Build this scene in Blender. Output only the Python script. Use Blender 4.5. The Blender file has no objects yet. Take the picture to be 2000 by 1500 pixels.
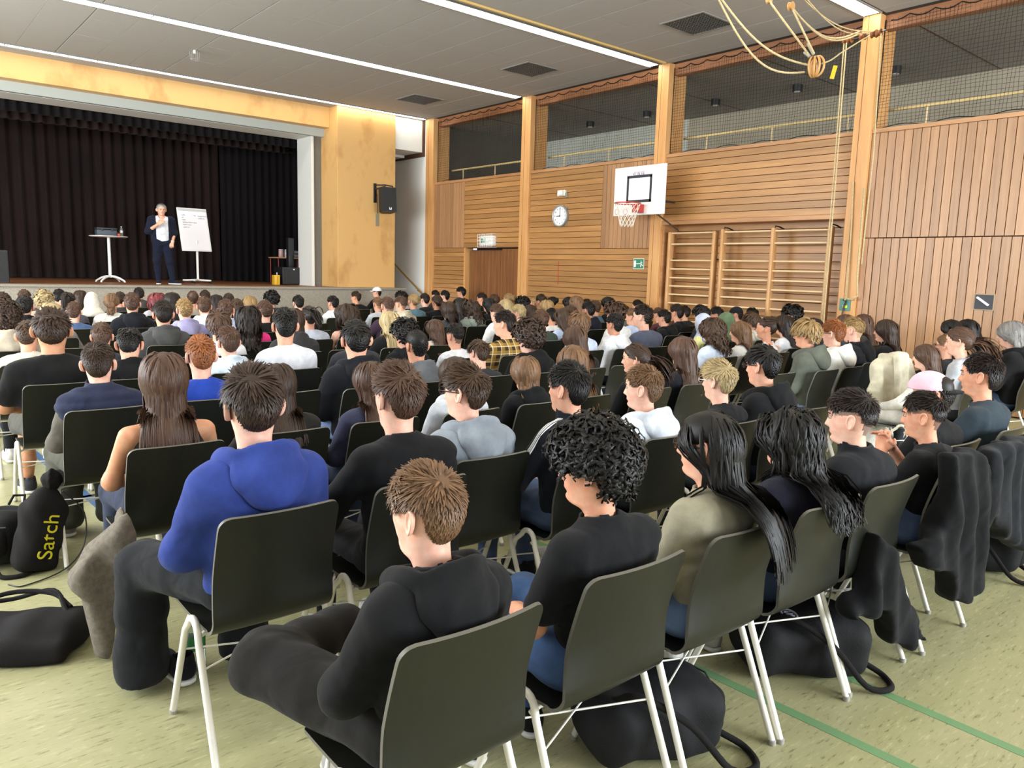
import bpy, bmesh, math, random
import numpy as np
from mathutils import Vector, Matrix
S = bpy.context.scene
COL = S.collection
# ------------------------------------------------------------------ camera
FOC = 1500.0; CAMZ = 1.70
_yaw, _pit, _rol = (math.radians(a) for a in (40.19, 8.31, 1.673))
_fw = np.array([math.sin(_yaw)*math.cos(_pit), math.cos(_yaw)*math.cos(_pit), -math.sin(_pit)])
_r = np.array([math.cos(_yaw), -math.sin(_yaw), 0.0]); _u = np.cross(_r, _fw)
_r, _u = math.cos(_rol)*_r+math.sin(_rol)*_u, -math.sin(_rol)*_r+math.cos(_rol)*_u
cam = bpy.data.cameras.new('camera'); cam.sensor_fit = 'HORIZONTAL'; cam.sensor_width = 36; cam.lens = FOC/2000*36
cam.clip_start = 0.05; cam.clip_end = 200
camo = bpy.data.objects.new('camera', cam); COL.objects.link(camo)
camo.matrix_world = Matrix(((_r[0], _u[0], -_fw[0], 0), (_r[1], _u[1], -_fw[1], 0), (_r[2], _u[2], -_fw[2], CAMZ), (0, 0, 0, 1)))
S.camera = camo
def ray(x, y): return (x-1000)/FOC*_r-(y-750)/FOC*_u+_fw
def atY(x, y, Y): d = ray(x, y); return np.array([0, 0, CAMZ])+d*Y/d[1]
def atX(x, y, X): d = ray(x, y); return np.array([0, 0, CAMZ])+d*X/d[0]
def atZ(x, y, z): d = ray(x, y); return np.array([0, 0, CAMZ])+d*(z-CAMZ)/d[2]
def depth(p): return float((np.array(p)-np.array([0, 0, CAMZ]))@_fw)
# ------------------------------------------------------------------ world, daylight, exposure
W = bpy.data.worlds.new('world'); S.world = W; W.use_nodes = True
W.node_tree.nodes['Background'].inputs[0].default_value = (0.80, 0.90, 1.0, 1)
W.node_tree.nodes['Background'].inputs[1].default_value = 1.2
S.view_settings.view_transform = 'Standard'; S.view_settings.look = 'None'
S.view_settings.exposure = 0.35; S.view_settings.gamma = 1; S.view_settings.use_curve_mapping = False
def area_light(name, loc, rot, sx, sy, power, col):
    l = bpy.data.lights.new(name, 'AREA'); l.shape = 'RECTANGLE'; l.size = sx; l.size_y = sy; l.energy = power; l.color = col
    o = bpy.data.objects.new(name, l); o.location = loc; o.rotation_euler = rot; COL.objects.link(o); return o
# daylight through the window bands of the left and the back wall (both outside the frame)
area_light('daylight_left_windows', (-4.0, 9.6, 3.0), (0, math.radians(-90), 0), 3.4, 13.2, 1450, (0.93, 0.97, 1.0))
area_light('daylight_back_windows', (7.2, -6.8, 3.0), (math.radians(90), 0, 0), 7.6, 3.2, 1600, (0.88, 0.95, 1.0))
area_light('gallery_fill_light', (13.4, -3.6, 4.5), (math.radians(90), 0, 0), 2.6, 1.2, 230, (0.97, 0.98, 1.0))  # added fill light to brighten the gallery; no window is built there
# ------------------------------------------------------------------ helpers
rnd = random.Random(7)
def lin(c):
    if isinstance(c, str): c = tuple(int(c[i:i+2], 16) for i in (0, 2, 4))
    return tuple(((v/255)/12.92 if v/255 <= .04045 else ((v/255+.055)/1.055)**2.4) for v in c)
def tag(o, label=None, cat=None, group=None, kind=None):
    if label: o['label'] = label
    if cat: o['category'] = cat
    if group: o['group'] = group
    if kind: o['kind'] = kind
    return o
def empty(name, loc=(0, 0, 0), rz=0):
    o = bpy.data.objects.new(name, None); o.empty_display_size = .1
    o.location = loc; o.rotation_euler = (0, 0, rz); COL.objects.link(o); return o
def link(name, me, m=None, parent=None, loc=None, rot=None):
    o = bpy.data.objects.new(name, me); COL.objects.link(o)
    if m is not None:
        if not isinstance(m, (list, tuple)): m = [m]
        if len(me.materials) == 0:
            for q in m: me.materials.append(q)
        else:
            for i, q in enumerate(m):
                if me.materials[i] != q:
                    o.material_slots[i].link = 'OBJECT'; o.material_slots[i].material = q
    if parent is not None: o.parent = parent
    if loc is not None: o.location = loc
    if rot is not None: o.rotation_euler = rot
    return o
def np_mesh(name, V, quads=None, tris=None, smooth=True, mats=None):
    me = bpy.data.meshes.new(name)
    V = np.asarray(V, np.float32); nq = 0 if quads is None else len(quads); nt = 0 if tris is None else len(tris)
    me.vertices.add(len(V)); me.vertices.foreach_set('co', V.ravel())
    loops = []
    if nq: loops.append(np.asarray(quads, np.int32).ravel())
    if nt: loops.append(np.asarray(tris, np.int32).ravel())
    L = np.concatenate(loops)
    me.loops.add(len(L)); me.loops.foreach_set('vertex_index', L)
    me.polygons.add(nq+nt)
    st = np.concatenate([np.arange(nq)*4, nq*4+np.arange(nt)*3]).astype(np.int32)
    me.polygons.foreach_set('loop_start', st)
    if mats is not None: me.polygons.foreach_set('material_index', np.asarray(mats, np.int32))
    if smooth: me.polygons.foreach_set('use_smooth', np.ones(nq+nt, bool))
    me.update(calc_edges=True); me.validate()
    return me
def cr(P, n=5):
    """smooth curve through the given points"""
    P = np.asarray(P, float); Q = np.r_[[2*P[0]-P[1]], P, [2*P[-1]-P[-2]]]; out = []
    for i in range(1, len(Q)-2):
        for t in np.arange(n)/n: a, b, c, d = Q[i-1:i+3]; out.append(.5*((2*b)+(c-a)*t+(2*a-5*b+4*c-d)*t*t+(3*b-a-3*c+d)*t**3))
    return [tuple(q) for q in out]+[tuple(P[-1])]
class MB:
    """collects verts / faces for one mesh"""
    def __init__(s): s.V = []; s.F = []; s.M = []; s.n = 0
    def add(s, V, F, mi=0, T=None):
        V = np.asarray(V, float)
        if T is not None:
            T = np.array(T); V = V@T[:3, :3].T+T[:3, 3]
        s.V.append(V); s.F += [tuple(i+s.n for i in f) for f in F]; s.M += [mi]*len(F); s.n += len(V); return s
    def box(s, x0, x1, y0, y1, z0, z1, mi=0, T=None):
        V = [(x, y, z) for z in (z0, z1) for y in (y0, y1) for x in (x0, x1)]
        F = [(0, 2, 3, 1), (4, 5, 7, 6), (0, 1, 5, 4), (2, 6, 7, 3), (0, 4, 6, 2), (1, 3, 7, 5)]
        return s.add(V, F, mi, T)
    def bbox(s, x0, x1, y0, y1, z0, z1, b=.004, mi=0, T=None):
        """box with chamfered edges"""
        bm = bmesh.new(); bmesh.ops.create_cube(bm, size=1)
        for v in bm.verts: v.co = Vector(((x0+x1)/2+v.co.x*(x1-x0), (y0+y1)/2+v.co.y*(y1-y0), (z0+z1)/2+v.co.z*(z1-z0)))
        bmesh.ops.bevel(bm, geom=list(bm.edges), offset=b, segments=2, affect='EDGES', profile=.5)
        bm.verts.index_update()
        s.add([tuple(v.co) for v in bm.verts], [[v.index for v in f.verts] for f in bm.faces], mi, T); bm.free(); return s
    def tube(s, pts, r, n=8, mi=0, caps=True, T=None, closed=False):
        P = np.asarray(pts, float); m = len(P); R = np.full(m, r) if np.isscalar(r) else np.asarray(r, float)
        if closed: tg = np.roll(P, -1, 0)-np.roll(P, 1, 0)
        else: tg = np.gradient(P, axis=0)
        tg /= np.linalg.norm(tg, axis=1)[:, None]+1e-12
        a = np.array([0, 0, 1.]) if abs(tg[0][2]) < .9 else np.array([1., 0, 0])
        u = np.cross(tg[0], a); u /= np.linalg.norm(u); V = []
        for i in range(m):
            u = u-tg[i]*(u@tg[i]); u /= np.linalg.norm(u); v = np.cross(tg[i], u)
            for k in range(n):
                t = 2*math.pi*k/n; V.append(P[i]+R[i]*(math.cos(t)*u+math.sin(t)*v))
        F = []
        for i in range(m if closed else m-1):
            j = (i+1) % m
            for k in range(n): F.append((i*n+k, i*n+(k+1) % n, j*n+(k+1) % n, j*n+k))
        if caps and not closed: F += [tuple(range(n-1, -1, -1)), tuple((m-1)*n+k for k in range(n))]
        return s.add(V, F, mi, T)
    def lathe(s, prof, n=24, mi=0, T=None, cap=True):
        V = []; F = []; m = len(prof)
        for r, z in prof:
            for k in range(n):
                t = 2*math.pi*k/n; V.append((r*math.cos(t), r*math.sin(t), z))
        for i in range(m-1):
            for k in range(n): F.append((i*n+k, i*n+(k+1) % n, (i+1)*n+(k+1) % n, (i+1)*n+k))
        if cap: F += [tuple(range(n-1, -1, -1)), tuple((m-1)*n+k for k in range(n))]
        return s.add(V, F, mi, T)
    def mesh(s, name, smooth=False, ang=None):
        me = bpy.data.meshes.new(name)
        me.from_pydata([tuple(v) for v in np.concatenate(s.V)], [], s.F)
        me.polygons.foreach_set('material_index', s.M)
        if smooth or ang is not None:
            me.polygons.foreach_set('use_smooth', np.ones(len(me.polygons), bool))
            if ang is not None: me.set_sharp_from_angle(angle=math.radians(ang))
        me.update(); return me
    def build(s, name, m, parent=None, smooth=False, ang=None, loc=None, rot=None):
        return link(name, s.mesh(name, smooth, ang), m, parent, loc, rot)
def TM(loc=(0, 0, 0), rx=0, ry=0, rz=0):
    return Matrix.Translation(Vector([float(q) for q in loc]))@Matrix.Rotation(rz, 4, 'Z')@Matrix.Rotation(ry, 4, 'Y')@Matrix.Rotation(rx, 4, 'X')
def copy_tree(o, parent=None):
    c = o.copy(); COL.objects.link(c)
    if parent is not None: c.parent = parent
    for ch in o.children: copy_tree(ch, c)
    return c
def arc(c, r, a0, a1, n, plane='xz'):
    out = []
    for i in range(n+1):
        a = a0+(a1-a0)*i/n; p = [c[0], c[1], c[2]]
        p['xyz'.index(plane[0])] += r*math.cos(a); p['xyz'.index(plane[1])] += r*math.sin(a); out.append(tuple(p))
    return out
def text_mesh(s, size, name='lettering', ext=.001, align='CENTER'):
    cu = bpy.data.curves.new(name, 'FONT'); cu.body = s; cu.size = size; cu.extrude = ext; cu.align_x = align; cu.align_y = 'CENTER'
    o = bpy.data.objects.new(name, cu); COL.objects.link(o)
    me = bpy.data.meshes.new_from_object(o.evaluated_get(bpy.context.evaluated_depsgraph_get()))
    bpy.data.objects.remove(o); me.name = name; me.materials.clear(); return me
# ------------------------------------------------------------------ materials
MATS = {}
def mat(name, col, rough=.6, spec=.5, metal=0, bump=None, var=None, emit=None, coat=0, sheen=0, vcol=False, objvar=0, trans=0, alpha=1):
    """bump=(scale,strength[,stretch xyz]); var=(scale, col2, stretch, contrast lo, hi)"""
    if name in MATS: return MATS[name]
    m = bpy.data.materials.new(name); m.use_nodes = True; nt = m.node_tree; N = nt.nodes; L = nt.links
    b = N['Principled BSDF']; c = lin(col)+(1,)
    b.inputs['Base Color'].default_value = c; b.inputs['Roughness'].default_value = rough; b.inputs['Metallic'].default_value = metal
    b.inputs['Specular IOR Level'].default_value = spec; b.inputs['Coat Weight'].default_value = coat
    b.inputs['Coat Roughness'].default_value = .25
    if sheen: b.inputs['Sheen Weight'].default_value = sheen; b.inputs['Sheen Roughness'].default_value = .5
    if trans: b.inputs['Transmission Weight'].default_value = trans; b.inputs['IOR'].default_value = 1.4
    out = None
    if var or bump: tc = N.new('ShaderNodeTexCoord')
    def noise(scale, st, det=4, rg=.6):
        mp = N.new('ShaderNodeMapping'); mp.inputs['Scale'].default_value = st; L.new(tc.outputs['Object'], mp.inputs['Vector'])
        n = N.new('ShaderNodeTexNoise'); n.inputs['Scale'].default_value = scale; n.inputs['Detail'].default_value = det; n.inputs['Roughness'].default_value = rg
        L.new(mp.outputs[0], n.inputs['Vector']); return n, mp
    if var:
        n, mp = noise(var[0], var[2] if len(var) > 2 else (1, 1, 1), 6)
        if objvar:
            oi = N.new('ShaderNodeObjectInfo'); cx = N.new('ShaderNodeVectorMath'); cx.operation = 'SCALE'
            cx.inputs[0].default_value = (37, 23, 51); L.new(oi.outputs['Random'], cx.inputs['Scale']); L.new(cx.outputs[0], mp.inputs['Location'])
        rp = N.new('ShaderNodeMapRange'); rp.inputs[1].default_value = var[3] if len(var) > 3 else .35; rp.inputs[2].default_value = var[4] if len(var) > 4 else .65
        L.new(n.outputs['Fac'], rp.inputs[0])
        mx = N.new('ShaderNodeMix'); mx.data_type = 'RGBA'; mx.inputs[6].default_value = c; mx.inputs[7].default_value = lin(var[1])+(1,)
        L.new(rp.outputs[0], mx.inputs[0]); out = mx.outputs[2]
    if vcol or objvar:
        f = None
        if vcol:
            at = N.new('ShaderNodeAttribute'); at.attribute_name = 'v'; f = at.outputs['Fac']
        else:
            oi = N.new('ShaderNodeObjectInfo'); f = oi.outputs['Random']
        rr = N.new('ShaderNodeMapRange'); k = objvar if objvar else .45
        rr.inputs[3].default_value = 1-k; rr.inputs[4].default_value = 1+k; L.new(f, rr.inputs[0])
        hv = N.new('ShaderNodeVectorMath'); hv.operation = 'SCALE'; L.new(rr.outputs[0], hv.inputs['Scale'])
        if out is None: hv.inputs[0].default_value = c[:3]
        else: L.new(out, hv.inputs[0])
        out = hv.outputs[0]
    if out is not None: L.new(out, b.inputs['Base Color'])
    if bump:
        n, _ = noise(bump[0], bump[2] if len(bump) > 2 else (1, 1, 1), 3)
        bp = N.new('ShaderNodeBump'); bp.inputs['Strength'].default_value = bump[1]; bp.inputs['Distance'].default_value = .01
        L.new(n.outputs['Fac'], bp.inputs['Height']); L.new(bp.outputs[0], b.inputs['Normal'])
    if emit: b.inputs['Emission Color'].default_value = lin(emit[0])+(1,); b.inputs['Emission Strength'].default_value = emit[1]
    MATS[name] = m; return m
def cloth(col, kind=''):
    """plain woven / knitted cloth with soft folds"""
    new = 'cloth_'+col+kind not in MATS
    a = np.array([int(col[i:i+2], 16) for i in (0, 2, 4)])*1.; a *= .72 if a.mean() < 52 else 1; d, c_ = (''.join('%02x' % int(v*k) for v in a) for k in (.84, 1))
    m = mat('cloth_'+col+kind, c_, .92, .22, bump=(320, .25), var=(7, d), sheen=.05)
    if new and kind != 's':
        nt = m.node_tree; N = nt.nodes; L = nt.links; b = N['Principled BSDF']; fine = b.inputs['Normal'].links[0].from_node; tc = [n for n in N if n.type == 'TEX_COORD'][0]
        n = N.new('ShaderNodeTexNoise'); n.inputs['Scale'].default_value = 9; n.inputs['Detail'].default_value = 1.5; n.inputs['Distortion'].default_value = .35; L.new(tc.outputs['Object'], n.inputs['Vector'])
        bp = N.new('ShaderNodeBump'); bp.inputs['Strength'].default_value = .55; bp.inputs['Distance'].default_value = .035; L.new(n.outputs['Fac'], bp.inputs['Height']); L.new(bp.outputs[0], fine.inputs['Normal'])
    return m
# ------------------------------------------------------------------ setting
CZ = 5.46; XW = 11.30; SZ = 1.21
m_floor = mat('linoleum', '99976f', .30, .45, var=(3.0, 'a9a57e', (.35, 1.6, 1), .3, .7), bump=(40, .03))
def floor_flecks(m):
    nt = m.node_tree; N = nt.nodes; L = nt.links; b = N['Principled BSDF']; src = b.inputs['Base Color'].links[0].from_socket
    tc = N.new('ShaderNodeTexCoord'); mp = N.new('ShaderNodeMapping'); mp.inputs['Scale'].default_value = (5, 26, 1); L.new(tc.outputs['Object'], mp.inputs[0])
    n = N.new('ShaderNodeTexNoise'); n.inputs['Scale'].default_value = 2.4; n.inputs['Detail'].default_value = 5; n.inputs['Roughness'].default_value = .7; L.new(mp.outputs[0], n.inputs['Vector'])
    r = N.new('ShaderNodeMapRange'); r.inputs[1].default_value = .57; r.inputs[2].default_value = .66; r.inputs[4].default_value = .8; L.new(n.outputs['Fac'], r.inputs[0])
    mx = N.new('ShaderNodeMix'); mx.data_type = 'RGBA'; mx.inputs[7].default_value = lin('5f5e3e')+(1,); L.new(r.outputs[0], mx.inputs[0]); L.new(src, mx.inputs[6])
    r2 = N.new('ShaderNodeMapRange'); r2.inputs[1].default_value = .44; r2.inputs[2].default_value = .34; r2.inputs[4].default_value = .8; L.new(n.outputs['Fac'], r2.inputs[0])
    m2 = N.new('ShaderNodeMix'); m2.data_type = 'RGBA'; m2.inputs[7].default_value = lin('bdb78c')+(1,); L.new(r2.outputs[0], m2.inputs[0]); L.new(mx.outputs[2], m2.inputs[6])
    L.new(m2.outputs[2], b.inputs['Base Color'])
floor_flecks(m_floor)
m_plank_h = mat('oak_plank_lying', 'b0824f', .36, .45, var=(3.6, '8a5f38', (1, .3, 7), .35, .85), bump=(60, .04, (1, .05, 1)), objvar=.16)
m_plank_v = mat('oak_plank_upright', 'ad835c', .36, .45, var=(3.6, '8b6444', (1, 7, .3), .35, .85), bump=(60, .04, (1, 1, .05)), objvar=.16)
m_joint = mat('joint_brown', '4a2c16', .8)  # dark brown colour of the plank and post joints
m_glulam = mat('glulam_post', 'd3a067', .45, .4, var=(2, 'c08a52', (3, 3, .4)))
m_birch = mat('birch_ply', 'd6aa6c', .42, .4, var=(1.7, 'b07c42', (1, 1, .6), .52, .80), bump=(3, .02))
m_white = mat('white_paint', 'dcdcd6', .6); m_grey = mat('lining_shade_grey', 'aab0aa', .7); m_ltgrey = mat('pale_plaster', 'c9c6bd', .8)
m_ceil = mat('mineral_panel', 'bdb8b3', .95, .1, var=(130, 'a29d98'), bump=(200, .2)); m_ceil_gap = mat('ceiling_gap', '3c3833', .9)
m_carpet = mat('stage_carpet', 'b5aea2', .95, .1, var=(140, '746d63', (1, 1, 1), .4, .6)); m_black = mat('black_plastic', '141415', .5)
m_stage = mat('stage_boards', '9a6540', .45, .4, var=(3, '7b4d2e', (.4, 6, 1)))
def struct(name, mb, m, parent=None, **k):
    o = mb.build(name, m, parent, **k)
    if parent is None: o['kind'] = 'structure'
    return o
flo = struct('floor', MB().box(-4.2, 12.0, -7, 17.2, -.2, 0), m_floor)
m_lg = mat('green_line_paint', '6f9468', .4); m_lb = mat('blue_line_paint', '3f6690', .4); m_lk = mat('black_line_paint', '23241f', .4)
def floor_line(a, b, w, m):
    a = np.array(a); b = np.array(b); d = (b-a)/np.linalg.norm(b-a); n = np.array([-d[1], d[0]])*w/2
    V = [(*(a+n), .0012), (*(a-n), .0012), (*(b-n), .0012), (*(b+n), .0012)]; V += [(x, y, .0002) for x, y, _ in V]
    MB().add(V, [(0, 1, 2, 3), (7, 6, 5, 4), (0, 3, 7, 4), (1, 5, 6, 2), (0, 4, 5, 1), (3, 2, 6, 7)]).build('marking_line', m, flo)
p = atZ(1312, 1281, 0)[:2]; q = atZ(1760, 1492, 0)[:2]; floor_line(p+(p-q)*4, q+(q-p)*2, .05, m_lg)
p = atZ(1668, 1328, 0)[:2]; q = atZ(1995, 1470, 0)[:2]; floor_line(p+(p-q)*6, q+(q-p)*1, .05, m_lg)
p = atZ(0, 1001, 0)[:2]; q = atZ(220, 960, 0)[:2]; floor_line(p+(p-q), q+(q-p)*3, .05, m_lk)
p = atZ(180, 977, 0)[:2]; q = atZ(230, 1018, 0)[:2]; floor_line(p+(p-q)*8, q+(q-p)*.5, .06, m_lb)
# --- ceiling with its panels
cei = struct('ceiling', MB().box(-4.2, 12.0, -7, 19.0, CZ+.012, CZ+.25), m_ceil_gap)
PW = .6225; LY = (17.0, 13.35, 9.58, 5.63, 1.9, -1.9)
vents = [(9.86, 15.16), (9.87, 11.42), (9.87, 7.62), (9.87, 3.9)]
panel_me = {}
def ceil_panel(x0, x1, y0, y1):
    k = (round(x1-x0, 3), round(y1-y0, 3))
    if k not in panel_me: panel_me[k] = MB().bbox(-k[0]/2, k[0]/2, -k[1]/2, k[1]/2, 0, .03, .0012).mesh('ceiling_panel')
    link('ceiling_panel', panel_me[k], m_ceil, cei, loc=((x0+x1)/2, (y0+y1)/2, CZ+.001*rnd.random()))
ys = [-2.2, 1.78, 5.47, 9.42, 13.2, 16.86]
for i in range(-7, 14):
    x0 = 3.01+PW*i-.0; x1 = x0+PW
    if x0 > XW-.05 or x1 < -1.5: continue
    g = .014 if i % 3 == 0 else .003; x1 = min(x1, XW+.02)
    for a, b in zip(ys[:-1], ys[1:]):
        lo = a+.30; n = 2 if (i % 3) else 3; off = ((i*37) % 5-2)*.22
        cuts = [lo]+[lo+(b-lo)*k/n+off for k in range(1, n)]+[b]
        for c0, c1 in zip(cuts[:-1], cuts[1:]): ceil_panel(x0+g, x1-.002, c0+.004, c1-.004)
struct('trim_1', MB().box(-4.2, 11.3, 17.14, 17.52, CZ-.012, CZ+.012), m_ceil)
m_tube = mat('fluorescent_cover', 'ffffff', .4, emit=('fff6e6', 12.0)); m_tray = mat('light_tray', '8b8a86', .5)
for k, y in enumerate(LY):
    t = empty('ceiling_light', (0, y, CZ)); w = .115 if k else .07
    tag(t, ['long fluorescent strip lighting the stage front and plywood pillar', 'second long fluorescent strip from the stage across the ceiling', 'third long fluorescent strip from the stage, beside a thin rail', 'fluorescent strip above the climbing rings and ropes', 'fluorescent strip over the last rows of chairs', 'fluorescent strip behind the last row of chairs'][k], 'ceiling light', 'fluorescent ceiling strips')
    MB().box(-4.2, 11.25, -w-.025, -w, -.012, .03).box(-4.2, 11.25, w, w+.025, -.012, .03).box(-4.2, 11.25, -w, w, .028, .034).build('tray', m_tray, t)
    me = MB().bbox(-.732, .732, -w+.005, w-.005, -.004, .025, .004).mesh('tube_cover')
    for i in range(10): link('tube_cover', me, m_tube, t, loc=(11.25-.75-1.5*i, 0, 0))
    if k == 2: MB().box(-4, 11.2, -.30, -.27, -.03, .0).build('rail', mat('rail_wood', 'cfae6a', .4), t)
m_vent = mat('vent_mesh', '5d5b57', .5, metal=.3); m_vbk = mat('vent_dark', '1b1a19', .9)
for i, (x, y) in enumerate(vents):
    t = empty('ceiling_vent', (x, y, CZ)); tag(t, ['square ceiling vent nearest the stage', 'square ceiling vent, second from the stage', 'square ceiling vent beside the climbing ropes', 'square ceiling vent nearest the back of the hall'][i], 'vent', 'square ceiling vents')
    MB().box(-.40, .40, -.40, -.37, -.012, .01).box(-.40, .40, .37, .40, -.012, .01).box(-.40, -.37, -.37, .37, -.012, .01).box(.37, .40, -.37, .37, -.012, .01).build('frame', m_tray, t)
    MB().box(-.37, .37, -.37, .37, -.002, .0).build('backing', m_vbk, t)
    g = MB()
    for k in range(14):
        u = -.37+.74*(k+.5)/14; g.box(u-.006, u+.006, -.37, .37, -.010, -.003); g.box(-.37, .37, u-.006, u+.006, -.010, -.003)
    g.build('grille', m_vent, t)
# --- right wall: posts, planks, recess, gallery
wr = struct('wall_right', MB().box(11.42, 11.6, -7, 5.4, 0, 3.87).box(11.42, 11.6, 9.4, 13.2, 0, 3.87).box(11.42, 11.6, 13.2, 16.9, 2.24, 3.87).box(11.42, 11.6, 15.42, 16.9, 0, 2.24).box(11.42, 11.6, 5.4, 9.4, 2.66, 3.87).box(11.78, 11.9, 5.4, 9.4, 0, 2.7), m_joint)
posts = [(16.73, 17.06), (13.01, 13.30), (9.28, 9.53), (5.53, 5.79), (1.78, 2.05), (-1.97, -1.70)]
for i, (a, b) in enumerate(posts):
    o = struct('trim_%d' % (i+2), MB().bbox(XW, XW+.5, a, b, 0, CZ+.01, .006), m_glulam)
    MB().box(XW-.002, XW+.003, (a+b)/2+.035, (a+b)/2+.041, 0, CZ).build('joint', m_joint, o)
def planks(y0, y1, z0, z1, horiz, pitch=.1125, x=11.36, mh=None):
    key = {}
    if horiz:
        n = max(1, round((z1-z0)/pitch)); p_ = (z1-z0)/n; me = MB().bbox(0, .03, y0+.002, y1-.002, .004, p_-.004, .003).mesh('plank')
        for k in range(n): link('plank', me, mh or m_plank_h, wr, loc=(x+rnd.uniform(-.001, .0015), 0, z0+k*p_))
    else:
        n = max(1, round((y1-y0)/pitch)); p_ = (y1-y0)/n; me = MB().bbox(0, .03, .004, p_-.004, z0+.002, z1-.002, .003).mesh('plank')
        for k in range(n): link('plank', me, mh or m_plank_v, wr, loc=(x+rnd.uniform(-.001, .0015), y0+k*p_, 0))
ZT = 3.83
planks(15.44, 16.73, 2.25, ZT, False); planks(15.42, 16.73, 0.02, 2.25, True); planks(13.30, 15.44, 2.25, ZT, True)
planks(10.84, 13.01, 2.21, ZT, True); planks(9.53, 10.84, 2.21, ZT, False); planks(9.53, 13.01, .02, 2.21, True)
planks(5.79, 9.28, 2.70, ZT, True); planks(5.79, 9.28, .02, 2.66, True, .13, 11.74)
planks(2.05, 5.53, 2.345, ZT, False, .117); planks(5.345, 5.53, .02, 2.335, False, .117); planks(2.05, 5.34, .02, 2.335, False, .117, 11.362)
planks(-1.7, 1.78, .02, ZT, False, .117)
m_cap = mat('oak_cap', 'b98a5c', .45, var=(2, '9a6a40', (1, .3, 3)))
for i, (a, b) in enumerate([(13.30, 16.73), (9.53, 13.01), (5.79, 9.28), (2.05, 5.53), (-1.70, 1.78)]):
    struct('trim_%d' % (i+10), MB().bbox(11.345, 11.65, a, b, ZT, 3.89, .004), m_cap)
    struct('trim_%d' % (i+20), MB().bbox(11.45, 11.6, a, b, 5.27, CZ+.01, .004), mat('beam_brown', 'a8714a', .5, var=(2, '8a5836', (1, .3, 3))))
struct('trim_30', MB().bbox(11.33, 11.74, 5.79, 9.28, 2.63, 2.70, .004).box(11.36, 11.74, 9.24, 9.28, 0, 2.63).box(11.36, 11.74, 5.79, 5.83, 0, 2.63), m_cap)
# gallery
XG = float(atZ(1850, 152, 5.34)[0])
m_gwall = mat('gallery_wall', 'b3a994', .8); m_gceil = mat('gallery_ceiling', '98948c', .9); m_gwhite = mat('gallery_white', 'd3d4c6', .8)
struct('wall_gallery', MB().box(XG, XG+.1, -4, 11.7, 3.6, 5.4), m_gwall)
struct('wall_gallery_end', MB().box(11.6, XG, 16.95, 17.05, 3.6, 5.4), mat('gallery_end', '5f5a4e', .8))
struct('wall_gallery_pale', MB().box(XG-.02, XG+.1, 11.7, 16.95, 3.6, 5.4), m_gwhite)
struct('ceiling_gallery', MB().box(11.6, XG+.1, -4, 17, 5.34, 5.42), m_gceil)
struct('floor_gallery', MB().box(11.6, XG+.1, -4, 17, 3.55, 3.65), m_gwall)
for i in range(8): struct('trim_%d' % (31+i), MB().box(11.6, XG, 15.2-2.5*i, 15.215-2.5*i, 5.335, 5.345), m_joint)
m_rail = mat('rail_pale', 'dcc48c', .4)
MB().box(11.355, 11.358, 12.02, 12.035, 1.45, 1.95).build('red_mark', mat('red_chalk', 'b5402f', .8), wr)
for i, (a, b) in enumerate([(13.30, 16.73), (9.53, 13.01), (5.79, 9.28), (1.5, 5.53)]):
    t = empty('gallery_railing', (11.95, a, 3.65)); tag(t, 'pale wooden handrail behind the net, '+['bay nearest the stage', 'bay above the wall clock', 'bay above the wall bars', 'bay above the upright planks'][i], 'railing', 'gallery railings')
    z = .60
    MB().tube([(0, -.1, z), (0, b-a+.1, z)], .022, 8).build('handrail', m_rail, t, ang=40)
    for k in range(3): MB().tube([(0, (b-a)*(.12+.38*k), 0), (0, (b-a)*(.12+.38*k), z)], .014, 6).build('baluster', m_rail, t, ang=40)
for i, (px, py) in enumerate([(1153, 242), (1264, 222), (1398, 198), (1558, 170), (1750, 134)]):
    c = atZ(px, py-4, 5.34); t = empty('downlight', (c[0], c[1], 5.34)); tag(t, 'black round downlight under the gallery ceiling, %s from the stage' % ['first', 'second', 'third', 'fourth', 'fifth'][i], 'downlight', 'gallery downlights')
    MB().lathe([(.09, -.12), (.09, 0)], 16).build('housing', m_black, t, ang=40); MB().lathe([(.06, -.126), (.06, -.12)], 16).build('lens', mat('lens_white', 'd8d8d8', .3), t)
# nets
m_net = mat('net_cord', '17130f', .9)
def net(a, b, label):
    t = empty('protective_net', (11.44, a, 3.9)); tag(t, label, 'net', 'black nets in front of the gallery'); L_ = b-a; Hh = 1.50; pc = .052
    g = MB(); e = MB(); R = random.Random(int(a*10))
    for k in range(int(L_/pc)+1):
        y = k*pc; pts = [(.012*math.sin(y*3+z*4), min(max(y+.012*math.sin(z*5+k), .0), L_), z) for z in np.linspace(.03, Hh, 9)]; g.tube(pts, .0024, 3, caps=False)
    for k in range(int(Hh/pc)+1):
        z = k*pc+.02; pts = [(.012*math.sin(y*3+z*4), y, z+.012*math.sin(y*2.3+k)) for y in np.linspace(0, L_, 18)]; g.tube(pts, .0024, 3, caps=False)
    o = g.build('mesh_cords', m_net, t); o['kind'] = 'stuff'
    pts = []
    n = int(L_/.32)
    for k in range(n):
        for q in range(4): s_ = q/4; pts.append((.0, (k+s_)*L_/n, Hh+.02-.05*math.sin(math.pi*s_)))
    e.tube(pts, .008, 4); e.tube([(0, y, .02+.02*math.sin(y*9)) for y in np.linspace(0, L_, 40)], .006, 4)
    e.tube([(0, .01, z) for z in np.linspace(.02, Hh, 6)], .007, 4); e.tube([(0, L_-.01, z) for z in np.linspace(.02, Hh, 6)], .007, 4)
    e.build('edge_rope', m_net, t)
net(13.30, 16.73, 'black protective net across the gallery bay nearest the stage'); net(9.53, 13.01, 'black protective net above the wall clock'); net(5.79, 9.28, 'black protective net above the wall bars'); net(1.5, 5.53, 'black protective net above the upright plank wall')
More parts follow.
